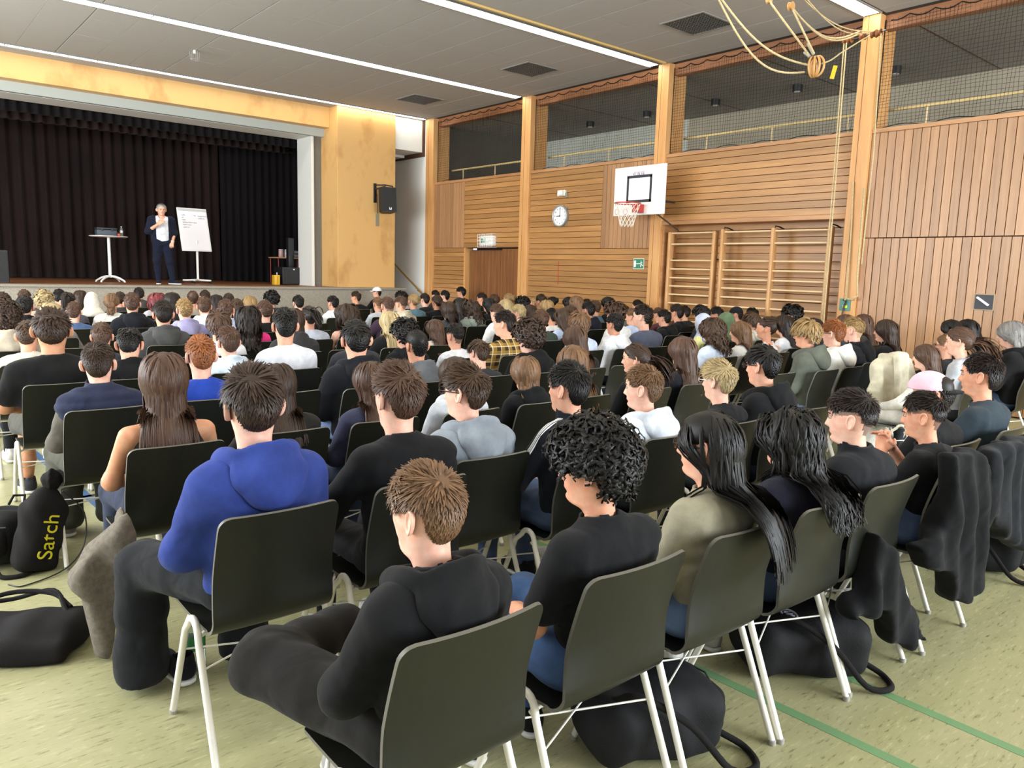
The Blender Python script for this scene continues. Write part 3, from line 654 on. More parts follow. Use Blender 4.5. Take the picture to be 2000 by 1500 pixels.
def grow(P, D, L, steps, grav, stiff, coll, off, jit=.0, rs=None, curl=0, pull=None, omax=None, post=None):
    out = [P]; n = len(P); seg = L/steps; ph = rs.uniform(0, 6.3, n); cr = rs.uniform(.7, 1.3, n)
    for i in range(steps):
        t = (i+1)/steps; D = norm(D*stiff+np.array([0, 0, -1])*grav+rs.normal(size=(n, 3))*jit)
        if pull is not None: D = norm(D+pull(P, t))
        Dc = D
        if curl:
            a = ph+cr*i*2.1; u = norm(np.cross(D, np.array([.3, .2, 1.]))); v = np.cross(D, u); Dc = norm(D+curl*(np.cos(a)[:, None]*u+np.sin(a)[:, None]*v))
        Pn = P+Dc*seg[:, None]
        if coll is not None:
            for _ in range(2):
                d = coll(Pn); m = d < off
                if m.any():
                    Q = Pn[m]; e = .004; g = np.stack([coll(Q+np.eye(3)[k]*e)-d[m] for k in range(3)], 1); Pn[m] = Q+norm(g)*np.minimum((off[m]-d[m]), .03)[:, None]
        if post is not None: Pn = post(Pn)
        if omax is not None:
            d = HEAD_E(Pn); q = (d > omax) & (Pn[:, 2] > -.075)
            if q.any(): Pn[q] -= head_n(Pn[q])*((d[q]-omax[q])*.75)[:, None]
        D = norm(Pn-P)*.6+D*.4; P = Pn; out.append(P)
    return np.stack(out, 1)
def lay(P, D, L, steps, o0, o1, rs, bend):
    """hair combed along the skull: each step is set on a shell over the scalp"""
    out = [P]; Q = P.copy(); D = norm(D)
    for i in range(steps):
        t = (i+1)/steps; nn = head_n(Q); D = norm(D-nn*(D*nn).sum(1, keepdims=True)+bend*.25/steps); Q = Q+D*(L/steps)[:, None]
        for _ in range(2): Q = Q+head_n(Q)*((o0+(o1-o0)*t**.8)-HEAD_E(Q))[:, None]
        out.append(Q)
    return np.stack(out, 1)
def ribbons(S_, w, th=.45, rs=None, taper=.75):
    """tapered three-sided locks along strands S_ (n, steps, 3)"""
    n, m, _ = S_.shape; T = norm(np.gradient(S_, axis=1)); o = norm(S_-np.array([0, -.02, -.02])); sd = norm(np.cross(T, o)); up = np.cross(sd, T)
    t = np.linspace(0, 1, m); pr = (np.minimum(1, .55+t*1.8)*(1-taper*t**2.2))[None, :, None]; W_ = (w if np.isscalar(w) else w[:, None, None])*pr
    V = np.stack([S_-sd*W_, S_+up*W_*th, S_+sd*W_], 2).reshape(-1, 3); b = (np.arange(n)*m*3)[:, None]; i = (np.arange(m-1)*3)[None, :]; base = (b+i)
    Q = np.stack([np.stack([base+k, base+(k+1) % 3, base+3+(k+1) % 3, base+3+k], -1) for k in range(2)], 2).reshape(-1, 4)
    v = np.repeat(np.clip(rs.normal(.5, .22, n), 0, 1), m*3)
    return V, Q, v
def capshell(off, back, front, side, lod):
    zs, th = head_grid(1 if lod < 2 else 2); zs = zs[zs > -.12]; th = np.r_[th]; Z, T = np.meshgrid(zs, th, indexing='ij'); V = head_surf(T, Z, False).reshape(-1, 3); Tw = np.arctan2(np.sin(T), np.cos(T)).reshape(-1); m = hairline(Tw, Z.reshape(-1), back, front, side)
    N_ = head_n(V); o = off(V, Tw) if callable(off) else off; V = V+N_*(o*np.clip(m/.018, -.3, 1))[:, None]; Q = grid_quads(*Z.shape); keep = (m[Q] > -.004).all(1); Q = Q[keep]
    top = (Z.shape[0]-1)*Z.shape[1]; ns = Z.shape[1]; c = len(V); V = np.r_[V, [V[top:top+ns].mean(0)+np.array([0, 0, .0015])]]
    Q = np.r_[Q, [[top+(2*j+2) % ns, top+2*j+1, top+2*j, c] for j in range(ns//2)]]
    return V, Q
_HAIR = {}
def hair_mesh(style, lod, seed=0, lean=0):
    key = (style, lod, seed)
    if key in _HAIR: return _HAIR[key]
    rs = np.random.RandomState(100+seed*17+len(style)); N0 = (800, 250, 90)[lod]; st = (7, 4, 3)[lod]; wid = (.0046, .0098, .0165)[lod]; pm = PM(); vv = []
    back, front, side = (-.085, .055, .012) if style != 'fade' else (-.030, .055, .038)
    hb = lambda P: BODY_SDF_COLL(((P+HC)).astype(f32)); nk = caps((0, -.045, -.20), (0, -.03, -.08), .062, .060)
    coll = lambda P: np.minimum(np.minimum(HEAD_E(P), hb(P)), nk(P))
    def post(P): P[:, 1] = np.where(P[:, 1]+HC[1] > -.175, P[:, 1], np.minimum(P[:, 1], np.interp(P[:, 2]+HC[2], [.84, .92, .99, 1.03], [-.338, -.325, -.25, 9])-HC[1]-.012*np.abs(np.sin(P[:, 0]*70)))); return P
    def put(V, Q, v=None): pm.add(V, Q); vv.append(np.full(len(V), .35) if v is None else v)
    def strands(n, L, dirf, grav, stiff, off, w=1., jit=.03, curl=0, steps=None, back=back, front=front, side=side, pull=None, use=None, taper=.75, omax=None, post=None):
        P, t, z = scalp(n, rs, back, front, side)
        if use is not None: q = use(P); P, t, z = P[q], t[q], z[q]
        nn = head_n(P); D = norm(dirf(P, t, nn)); LL = L(P, t)*rs.uniform(.75, 1.15, len(P)); o = (off[0]+(off[1]-off[0])*rs.rand(len(P)))
        S_ = grow(P, D, LL, steps or st, grav, stiff, coll, o, jit, rs, curl, pull, None if omax is None else omax(P)*(.6+.5*rs.rand(len(P))), post)
        if style in ('long', 'longer', 'longwavy', 'longcurly', 'half'): e_ = S_[:, -1]; kp = ~((np.abs(e_[:, 0]) > .118) & (e_[:, 2]+HC[2] > .83)); S_ = S_[kp]; P = P[kp]
        put(*ribbons(S_, wid*w*rs.uniform(.7, 1.3, len(P)), .5, rs, taper)); return S_
    wh = np.array([.014 if seed % 2 else -.012, -.070, .088])
    def comb(P, lift=.35, fwd=0.):
        d = P-wh; nn = head_n(P); d = d-nn*(d*nn).sum(1, keepdims=True); return norm(d)+nn*lift+np.array([0, fwd, 0])
    if style in ('crop', 'messy', 'fade', 'buzz', 'fringe', 'short_neat'):
        topL = {'crop': .050, 'messy': .072, 'fade': .055, 'buzz': .012, 'fringe': .075, 'short_neat': .042}[style]; sideL = {'crop': .026, 'messy': .040, 'fade': .006, 'buzz': .009, 'fringe': .032, 'short_neat': .018}[style]
        lf = {'crop': .42, 'messy': .65, 'fade': .55, 'buzz': .4, 'fringe': .35, 'short_neat': .3}[style]
        vol = lambda V, t: np.interp(V[:, 2], [-.09, -.03, .03, .07, .11], [.001, .002, .002 if style in ('fade', 'buzz') else .004, .003 if style == 'buzz' else .006, .003 if style == 'buzz' else .007])
        put(*capshell(vol, back, front, side, lod))
        f_top = lambda P, t: np.interp(P[:, 2], [-.09, 0, .045, .075], [sideL*.55, sideL, (sideL+topL)/2, topL])*(1+.25*np.clip(P[:, 1]/.08, -1, 1))
        n = N0 if style not in ('buzz',) else int(N0*.7)
        if style == 'fade': V_, Q_ = capshell(.0012, -.085, .055, .012, lod); pm.add(V_, Q_, 1); vv.append(np.full(len(V_), .5)); V_, Q_ = capshell(.0020, -.052, .055, .030, lod); pm.add(V_, Q_, 2); vv.append(np.full(len(V_), .5))
        n = int(n*(1.7 if lod == 0 else 1.5)); P, t, z = scalp(n, rs, back, front, side)
        om = np.interp(P[:, 2], [-.09, -.02, .03, .07, .11], [.004, .007 if sideL > .01 else .003, .013 if sideL > .01 else .006, .022 if topL > .02 else .007, .027 if topL > .02 else .008])*(1.3 if style == 'messy' else 1.)
        ed = np.clip(hairline(t, z, back, front, side)/.035, .12, 1); om = om*ed; fl_ = f_top(P, t)*np.clip(ed*1.3, .3, 1)
        K = np.array([[61., 13, 40], [17, 55, 31], [43, 29, 50]]); amp = .75 if style == 'messy' else .38
        D = comb(P, 0, .25 if style in ('fringe', 'fade') else 0)+rs.normal(size=P.shape)*(.22 if style == 'messy' else .10)+amp*np.sin(P@K*.55+seed)
        if style in ('crop', 'short_neat', 'buzz', 'fade'): D[:, 1] -= 1.5*np.clip((P[:, 1]-.005)/.05, 0, 1); D[:, 0] += .5*np.clip((P[:, 1]-.0)/.05, 0, 1)*np.sign(P[:, 0]+.01)
        rr = rs.rand(len(P)); S_ = lay(P, D, fl_*rs.uniform(.7, 1.25, len(P)), st, np.full(len(P), .001), om*(.55+.5*rr), rs, rs.normal(size=P.shape)*.5)
        if style in ('messy', 'crop', 'fringe', 'fade'):   # loose tips
            q = rs.rand(len(P)) < (.25 if style == 'messy' else .08); S_[q, -1] += head_n(S_[q, -1])*(.007*rs.rand(q.sum())*(P[q, 2] > .03))[:, None]
        put(*ribbons(S_, wid*((.80 if lod == 0 else .85) if style != 'buzz' else .5)*rs.uniform(.7, 1.3, len(P)), .4, rs))
    elif style == 'undercap':
        put(*capshell(.003, back, front, side, lod)); strands(N0, lambda P, t: .022+0*t, lambda P, t, nn: comb(P, .1), .3, 1., (.003, .008), .9, .03, use=lambda P: P[:, 2] < .03, omax=lambda P: .008+0*P[:, 0])
    elif style == 'bowl':
        put(*capshell(.012, back, .050, side, lod)); strands(N0, lambda P, t: np.interp(P[:, 2], [-.08, 0, .06, .11], [.02, .05, .085, .12]), lambda P, t, nn: comb(P, .30)+np.array([0, 0, -.1]), .28, 1., (.012, .022), 1.05, .03, front=.050, omax=lambda P: .034+0*P[:, 0])
    elif style in ('curly', 'afro'):
        vol = lambda V, t: np.interp(V[:, 2], [-.09, -.03, .03, .11], [.005, .016, .026, .036]); put(*capshell(vol, back, .058, side, lod))
        strands(int(N0*1.0), lambda P, t: np.interp(P[:, 2], [-.09, -.02, .05, .1], [.045, .08, .13, .15]), lambda P, t, nn: nn*1.0+rs.normal(size=P.shape)*.5, .12, .75, (.010, .030), 1.25, .25, 1.25, (9, 6, 4)[lod], taper=.4, omax=lambda P: np.interp(P[:, 2], [-.09, -.02, .05, .11], [.03, .042, .055, .06]))
    elif style in ('long', 'longwavy', 'longcurly', 'bob', 'longer', 'half'):
        Lh = {'long': .372, 'longwavy': .40, 'longcurly': .36, 'bob': .225, 'longer': .47, 'half': .30}[style]; cu = {'longwavy': .35, 'longcurly': 1.05, 'bob': .06}.get(style, .04)
        put(*capshell(.011, back, .060, side-.02, lod))
        def d0(P, t, nn): sx = np.sign(P[:, 0]+.004); k = np.clip((P[:, 1]+.075)/.09, 0, 1); return nn*.30+np.stack([sx*.55*k, np.where(P[:, 1] > .02, -.30, -.25), -.25-.5*(1-k)], 1)
        def pull(P, t_):
            f = np.clip(P[:, 1:2]+(.018 if style in ('long', 'longer', 'longwavy') else .055), 0, 1)*9*(P[:, 2:3] < .02); 
            g_ = np.clip((np.abs(P[:, :1])-(.125 if style in ('long', 'longer') or lod == 0 else .085))*14, 0, 1.0)*(P[:, 2:3] < -.03)*-np.sign(P[:, :1])*.6
            return np.array([[0, -1., 0]])*np.clip(f, 0, 1.1)*(t_ < .8)+np.array([[1., 0, 0]])*g_
        stl = (12, 8, 6)[lod]
        strands(int(N0*1.25), lambda P, t: Lh*np.interp(P[:, 2], [-.08, .11], [.74, 1.08]), d0, .42, 1., (.006, .020 if cu < .3 else .04), 1.2, .02 if cu < .1 else .05, cu, stl, back=-.09, front=.060, side=.0, pull=pull, taper=.5, omax=lambda P: (.024 if cu < .3 else .05)+0*P[:, 0], post=post if style in ('longer', 'longwavy') else None)
    elif style in ('pony', 'ponyhigh', 'bun', 'bunlow', 'curlbun'):
        tie = {'pony': (0, -.118, -.01), 'ponyhigh': (0, -.125, .045), 'bun': (0, -.125, .055), 'bunlow': (0, -.112, -.045), 'curlbun': (0, -.115, .02)}[style]; tie = np.array(tie)
        put(*capshell(.009, back, .058, side, lod))
        def d0(P, t, nn): d = tie-P; d = d-nn*(d*nn).sum(1, keepdims=True); return norm(d)+nn*.12
        P, t, z = scalp(int(N0*.8), rs, back, .058, side); nn = head_n(P); dist = np.linalg.norm(P-tie, axis=1)
        S_ = grow(P, norm(d0(P, t, nn)), dist*1.15, st, .0, 1., HEAD_E, .008+.006*rs.rand(len(P)), .02, rs, 0, lambda P, t_: norm(tie-P)*.9); put(*ribbons(S_, wid*rs.uniform(.7, 1.2, len(P)), .45, rs, .2))
        n = (300, 110, 45)[lod]
        if style.startswith('pony'):
            P = tie+rs.normal(size=(n, 3))*np.array([.014, .008, .014]); D = norm(np.array([0, -1., .35])+rs.normal(size=(n, 3))*.25); S_ = grow(P, D, .27*rs.uniform(.7, 1.1, n), st+3, .34, 1., coll, .012+.03*rs.rand(n), .03, rs, .05, lambda P, t_: np.stack([-P[:, 0]*5, 0*P[:, 0], 0*P[:, 0]], 1)); put(*ribbons(S_, wid*.9, .5, rs, .6))
        else:
            r0 = .036 if style != 'curlbun' else .055; a = rs.uniform(0, 6.3, n); tl = rs.uniform(-1.15, 1.15, n); S_ = []
            for q in np.linspace(0, 3.4, st+3):
                rr = r0*rs.uniform(.82, 1.08, n) if style == 'curlbun' else r0*(.9+.12*np.sin(a*3)); S_.append(tie+np.array([0, -.018, 0])+np.stack([rr*np.cos(a+q)*np.cos(tl), rr*np.sin(tl)*.75-.004, rr*np.sin(a+q)], 1))
            put(*ribbons(np.stack(S_, 1), wid*1.7, .6, rs, .2))
            V, Q = nets(ell(tie+np.array([0, -.016, 0]), (r0*.95, r0*.75, r0*.95)), tie-.075, tie+.075, .010); put(V, Q)
            if style in ('bunlow',):
                P = tie+rs.normal(size=(n, 3))*.012-np.array([0, .01, .02]); S_ = grow(P, norm(np.array([0, -.5, -1.])+rs.normal(size=(n, 3))*.3), .10*rs.uniform(.6, 1.2, n), st, .3, 1., coll, .01+.02*rs.rand(n), .04, rs, .1); put(*ribbons(S_, wid*1.4, .5, rs, .6))
    V = np.concatenate(pm.V); me = pm.mesh('hair'); at = me.attributes.new('v', 'FLOAT', 'POINT'); at.data.foreach_set('value', np.concatenate(vv).astype(f32)); _HAIR[key] = me; return me
_HEADW = {}
def headwear(kind, lod):
    if (kind, lod) in _HEADW: return _HEADW[(kind, lod)]
    h = (.006, .009, .012)[lod]
    if kind == 'hijab':
        f = U([ell((0, -.016, .006), (.092, .122, .124)), caps((0, -.04, -.08), (0, -.055, -.20), .085, .125, 1.15, 1), ell((0, -.06, -.215), (.185, .13, .06))], .07); f = wrinkle(f, .004, 36, 2, .6); f = sub(f, ell((0, .115, -.020), (.062, .065, .086)), .02); f = cut(f, (0, 0, -1), .26)
        me = sdf_mesh('headscarf', f, (-.24, -.22, -.27), (.24, .16, .15), h)
    elif kind == 'cap':
        f = ell((0, -.012, .020), (.086, .114, .108)); f = cut(f, (0, 0, -1), -.022); f = sub(f, ell((0, -.012, .010), (.079, .106, .105)), .004); f = wrinkle(f, .001, 30, 2); me = sdf_mesh('cap_crown', f, (-.10, -.14, .01), (.10, .12, .14), min(h, .008))
    elif kind == 'brim':
        def f(P):
            x = P[:, 0]; y = P[:, 1]; z = P[:, 2]-.030+.0*y+3.2*x*x*.9; r = np.sqrt((x/.082)**2+((y-.075)/.085)**2)-1; return np.maximum(np.maximum(r*.08, np.abs(z+.10*(y-.09))-.0045), .072-y-.0*x)
        me = sdf_mesh('cap_brim', f, (-.10, .05, -.05), (.10, .20, .06), min(h, .006))
    _HEADW[(kind, lod)] = me; return me
def glasses_mesh():
    if 'g' in _HEADW: return _HEADW['g']
    b = MB()
    for s in (-1, 1):
        b.tube([(s*.031+.021*math.cos(a), .103, .001+.017*math.sin(a)) for a in np.linspace(0, 2*math.pi, 17)[:-1]], .0028, 6, closed=True); b.tube([(s*.052, .102, .004), (s*.072, .085, .006), (s*.083, .02, .003), (s*.082, -.02, .0), (s*.074, -.035, -.012)], .0025, 6)
    b.tube([(-.011, .105, .004), (0, .107, .007), (.011, .105, .004)], .0026, 6); _HEADW['g'] = b.mesh('glasses_frame', ang=50)
    l = MB()
    for s in (-1, 1): l.lathe([(.0005, .0), (.0205, .0), (.0205, .0012), (.0005, .0012)], 16, T=TM((s*.031, .103, .001), math.radians(90)))
    _HEADW['gl'] = l.mesh('lenses'); return _HEADW['g']
# ------------------------------------------------------------------ people
SKIN = {'f': 'e0ae92', 'p': 'e6bba4', 't': 'c99672', 'o': 'd7a283', 'd': '9a6a4a'}
HCOL = {'k': '15110f', 'd': '241a15', 'b': '3d2b20', 'm': '5a4030', 'l': '7d5c40', 'y': 'a98758', 'w': 'c6ad7c', 'g': '9a5a30', 'r': '82383a', 's': '8d8a85', 'c': '4c3626', 'a': 'd8d3c8'}
HNAME = {'k': 'black', 'd': 'very dark', 'b': 'dark brown', 'm': 'brown', 'l': 'light brown', 'y': 'dark blond', 'w': 'blond', 'g': 'ginger', 'r': 'red', 's': 'grey', 'c': 'brown', 'a': 'white grey'}
def hairmat(c): return mat('hair_'+c, ''.join('%02x' % int(v*.84) for v in bytes.fromhex(HCOL[c])), .48, .30, vcol=True)
def skinmat(c): return mat('skin_'+c, SKIN[c], .55, .4, var=(26, ''.join('%02x' % int(v*f) for v, f in zip(bytes.fromhex(SKIN[c]), (.98, .88, .86)))), bump=(300, .05))
m_eye = mat('eye_white', 'b5a59b', .4); m_iris = mat('iris_dark', '2a1c14', .3); m_lip = mat('lip', 'b9716a', .5)
m_glassf = mat('glasses_black', '17181a', .3); m_lens = mat('sun_lens', '3a3230', .1, spec=.8); m_clear = mat('clear_lens', 'ffffff', .02, trans=1.0)
m_sole = mat('sole_white', 'd8d6d0', .6)
def add_person(X, Y, ztop, hair, hc, top, tcol, yaw=0, pitch=0, skin='f', arms='lap', rot=0, lean=0, legs='std', pcol='1c1e24', shoe='1b1b1d', lod=2, seed=0, acc='', roll=0, sleeve=None, wscale=1., base=None, shift=(0, 0)):
    """seated person; (X, Y, ztop) is the top of the head"""
    s = min(max((ztop-.45)/.825, .86), 1.17); R = Matrix.Rotation(rot, 3, 'Z')
    la = math.radians(lean); hy = -.085; L0 = Vector((0, hy*s+math.sin(la)*.7, 0)); o = R@L0
    root = empty('person', (X-o.x, Y-o.y, 0), rot) if base is None else base
    up = TM((shift[0], shift[1], .45*(1-s)))@TM((0, 0, .5*1.0))@TM(rx=-la)@TM((0, 0, -.5))@Matrix.Diagonal((s*wscale, s, s, 1))
    M3 = [skinmat(skin), m_eye, m_lip, skinmat(skin), m_iris]
    def part(name, me, m, parent=root, mx=up):
        ob = link(name, me, m, parent); ob.matrix_local = mx; return ob
    me, HR = body_mesh(arms, yaw, pitch, lod, roll); part('body', me, M3)
    hm = up@Matrix.Translation(Vector(HC))@Matrix.Translation(Vector(NECKP))@Matrix(rotm(*HR).tolist()).to_4x4()@Matrix.Translation(-Vector(NECKP))
    kind = top; hood = top == 'hoodie' or top == 'vesth'
    kind = {'vesth': 'vest'}.get(top, top)
    tm = tcol if not isinstance(tcol, str) else cloth(tcol)
    tp = part({'tee': 't_shirt', 'long': 'sweater', 'hoodie': 'hoodie', 'jacket': 'jacket', 'vest': 'padded_vest', 'tank': 'tank_top', 'puffer': 'padded_jacket'}[kind], top_mesh(kind, arms, lod, seed % 2 if lod == 0 else 0), tm)
    if kind == 'vest': part('sleeves', top_mesh('long', arms, lod, 0), cloth(sleeve or '2a2b2e'))
    if hood: link('hood', hood_mesh(lod, seed % 2), tm if kind != 'vest' else cloth(sleeve or '1a1a1c'), tp)
    I = Matrix.Identity(4); lm = TM((shift[0], shift[1]*.4, 0))
    part('trousers', legs_mesh(legs, min(lod, 2)), cloth(pcol), mx=lm)
    ls = max(lod, 1); a, b = shoe_meshes(ls)
    for sd in (-1, 1):
        so = part('shoe', a, cloth(shoe, 's'), mx=lm@TM((sd*.14, .39, 0), rz=-sd*.12)); link('sole', b, m_sole, so)
    if legs == 'short':
        V, Q = nets(U([caps((sd*.125, .385, .50), (sd*.135, .36, .25), .052, .056) for sd in (-1, 1)]+[caps((sd*.135, .36, .25), (sd*.137, .37, .08), .054, .034) for sd in (-1, 1)], .02), (-.22, .28, .05), (.22, .46, .56), .012); part('shins', np_mesh('shins', V, Q), [skinmat(skin)], mx=lm)
    if hair == 'hijab': part('headscarf', headwear('hijab', lod), tm if hc == '*' else cloth(hc), mx=hm)
    elif hair in ('cap', 'capback'):
        part('hair', hair_mesh('undercap', lod, 0), hairmat('d'), mx=hm); cm = hm@TM(rz=math.pi if hair == 'capback' else 0, rx=0)
        cw = part('cap', headwear('cap', lod), cloth(hc), mx=cm); link('brim', headwear('brim', lod), cloth(acc if len(acc) == 6 else hc), cw)
    elif hair != 'none': part('hair', hair_mesh(hair, lod, seed % 2), [hairmat(hc)]+([mat('stubble_%s%s%d' % (hc, skin, k_*100), ''.join('%02x' % int(k_*a_+(1-k_)*b_) for a_, b_ in zip(bytes.fromhex(SKIN[skin]), bytes.fromhex(HCOL[hc]))), .8, var=(200, HCOL[hc], (1, 1, 1), .5, .9)) for k_ in (.52, .22)] if hair == 'fade' else []), mx=hm)
    if 'G' in acc or 'N' in acc:
        glasses_mesh(); gf = part('glasses', _HEADW['g'], m_glassf if 'W' not in acc else m_sole, mx=hm); link('lenses', _HEADW['gl'], m_lens if 'N' in acc else m_clear, gf)
    if 'S' in acc:
        part('scrunchie', MB().tube(arc((0, -.128, .045), .022, 0, 2*math.pi, 14, 'xz')[:-1], .011, 6, closed=True).mesh('scrunchie', True), cloth('a6d84a'), mx=hm)
    return root

# ------------------------------------------------------------------ chairs
m_shell = mat('black_plywood', '10110b', .40, .45, var=(60, '16170f', (1, 1, .1)), bump=(25, .01)); m_shell_edge = mat('worn_edge', '5d5a50', .5)
m_leg = mat('white_tube', 'e6e1d6', .35, .5, var=(14, 'd2ccbe', (1, 1, 1), .55, .8)); m_ferrule = mat('grey_foot', '9a978f', .6)
def chair_proto():
    prof = []   # (y, z, half width)
    for i in range(5): t = i/4; prof.append((.262-.03*t, .425+.020*math.sin(t*1.57), .195+.02*t))
    for i in range(1, 6): t = i/5; prof.append((.232-.335*t, .445-.006*math.sin(t*3.14), .215))
    c = (-.103, .515); r = .073
    for i in range(1, 7): a = math.radians(-90-74*i/6); prof.append((c[0]+r*math.cos(a), c[1]+r*math.sin(a), .218))
    y0, z0 = prof[-1][:2]
    for t in list(np.linspace(.1, .88, 8))+[.92, .945, .965, .98, .99, 1.]:
        z = z0+(.885-z0)*t; y = y0-(z-z0)*.245+.012*math.sin(t*3.14); d = max(0, z-(.885-.04)); w = .219-.006*t-(.04-math.sqrt(max(.04**2-d*d, 0)))*.9; prof.append((y, z, w))
    prof = np.array(prof); n = len(prof); nx = 9; u = np.linspace(-1, 1, nx); X = prof[:, 2:3]*u[None]
    k = np.clip((prof[:, 1]-.50)/.15, 0, 1)[:, None]; Yp = prof[:, 0:1]+k*.55*X**2; Zp = prof[:, 1:2]+(1-k)*.12*X**2
    T = np.gradient(prof[:, :2], axis=0); T /= np.linalg.norm(T, axis=1)[:, None]; Ny = T[:, 1:2]*np.ones((1, nx)); Nz = -T[:, 0:1]*np.ones((1, nx)); th = .0055
    A = np.stack([X, Yp+Ny*th, Zp+Nz*th], -1).reshape(-1, 3); B = np.stack([X, Yp-Ny*th, Zp-Nz*th], -1).reshape(-1, 3); N = n*nx; Q = []; M = []
    for i in range(n-1):
        for j in range(nx-1):
            a = i*nx+j; Q.append((a, a+1, a+nx+1, a+nx)); Q.append((N+a, N+a+nx, N+a+nx+1, N+a+1)); M += [0, 0]
    rim = [j for j in range(nx)]+[i*nx+nx-1 for i in range(1, n)]+[(n-1)*nx+j for j in range(nx-2, -1, -1)]+[i*nx for i in range(n-2, 0, -1)]
    for a, b in zip(rim, rim[1:]+rim[:1]): Q.append((b, a, N+a, N+b)); M.append(1)
    sh = np_mesh('shell', np.r_[A, B], Q, mats=M); sh.set_sharp_from_angle(angle=math.radians(50))
    def legf(s):
        pts = [(s*.242, .225, .012), (s*.236, .06, .405)]+[(s*.236, -.028+.046*math.cos(a), .428+.046*math.sin(a)) for a in np.linspace(.35, 2.9, 8)]+[(s*.237, -.082, .405), (s*.243, -.245, .012)]
        return MB().tube(pts, .0125, 10).mesh('leg_frame', ang=50)
    ft = MB().lathe([(.0135, 0), (.0145, .004), (.0145, .018), (.012, .02)], 10).mesh('foot', ang=40)
    cb = MB().tube([(-.236, -.055, .415), (-.2, -.055, .428), (.2, -.055, .428), (.236, -.055, .415)], .009, 8).tube([(-.237, .07, .40), (-.2, .12, .432), (.2, .12, .432), (.237, .07, .40)], .009, 8).mesh('crossbar', ang=50)
    wr_ = MB().tube([(-.239, .10, .31), (.239, -.115, .32)], .0035, 6).tube([(.239, .10, .31), (-.239, -.115, .32)], .0035, 6).mesh('wire_brace', ang=50)
    return sh, legf(-1), legf(1), ft, cb, wr_
CH = chair_proto()
def chair(X, Y, rz=0.):
    t = empty('chair', (X, Y, 0), rz)
    link('shell', CH[0], [m_shell, m_shell_edge], t); l1 = link('leg_frame', CH[1], m_leg, t); l2 = link('leg_frame', CH[2], m_leg, t)
    for l, s in ((l1, -1), (l2, 1)):
        for y in (.226, -.246): link('foot', CH[3], m_ferrule, l, loc=(s*.242, y, 0))
    link('crossbar', CH[4], m_leg, t); link('wire_brace', CH[5], m_leg, t); return t
# ------------------------------------------------------------------ plaid shirt
def plaid():
    m = mat('cloth_plaid', '3a2c20', .9, .25); nt = m.node_tree; N = nt.nodes; L = nt.links; tc = N.new('ShaderNodeTexCoord'); sp = N.new('ShaderNodeSeparateXYZ'); L.new(tc.outputs['Object'], sp.inputs[0])
    def band(ax, sc, th):
        a = N.new('ShaderNodeMath'); a.operation = 'MULTIPLY'; a.inputs[1].default_value = sc; L.new(sp.outputs[ax], a.inputs[0]); f = N.new('ShaderNodeMath'); f.operation = 'FRACT'; L.new(a.outputs[0], f.inputs[0]); c = N.new('ShaderNodeMath'); c.operation = 'LESS_THAN'; c.inputs[1].default_value = th; L.new(f.outputs[0], c.inputs[0]); return c.outputs[0]
    col = None
    for ax, sc, th, c2, fa in ((0, 14, .5, 'b0893e', .5), (2, 14, .5, 'b0893e', .5), (0, 14, .1, 'e8d9b0', .6), (2, 14, .1, 'e8d9b0', .6)):
        mx = N.new('ShaderNodeMix'); mx.data_type = 'RGBA'; mu = N.new('ShaderNodeMath'); mu.operation = 'MULTIPLY'; mu.inputs[1].default_value = fa; L.new(band(ax, sc, th), mu.inputs[0]); L.new(mu.outputs[0], mx.inputs[0])
        if col is None: mx.inputs[6].default_value = lin('3a2c20')+(1,)
        else: L.new(col, mx.inputs[6])
        mx.inputs[7].default_value = lin(c2)+(1,); col = mx.outputs[2]
    L.new(col, N['Principled BSDF'].inputs['Base Color']); return m
# crossed and spread legs of the two front left sitters, raised hand
_old_legs = legs_mesh
def legs_mesh(kind, lod):
    if kind not in ('cross', 'spread'): return _old_legs(kind, lod)
    if kind == 'cross': fs = [caps((-.07, -.075, .545), (.07, -.075, .545), .105, .105), caps((-.085, -.03, .545), (-.24, .40, .575), .105, .084), caps((-.24, .40, .575), (.06, .46, .585), .082, .062), caps((.085, -.03, .545), (.12, .40, .50), .10, .076), caps((.12, .40, .50), (.09, .43, .11), .074, .058)]
    else: fs = [caps((-.07, -.075, .545), (.07, -.075, .545), .108, .108), caps((-.085, -.03, .545), (-.255, .40, .515), .108, .088), caps((-.255, .40, .515), (-.275, .40, .07), .088, .105), caps((.085, -.03, .545), (.13, .39, .52), .105, .088), caps((.13, .39, .52), (.13, .37, .07), .088, .105)]
    f = wrinkle(U(fs, .05), .006, 36, 5); f = cut(cut(f, (0, 0, -1), -.04), (0, 0, 1), .69)
    return sdf_mesh('trousers', f, (-.42, -.22, .03), (.30, .60, .70), .012)
ARMS['cross'] = ((.17, -.135, .902), (.235, -.04, .695), (.09, .13, .635)); ARMS['chin'] = ((.170, -.135, .902), (.230, .02, .70), (.055, .10, .93))
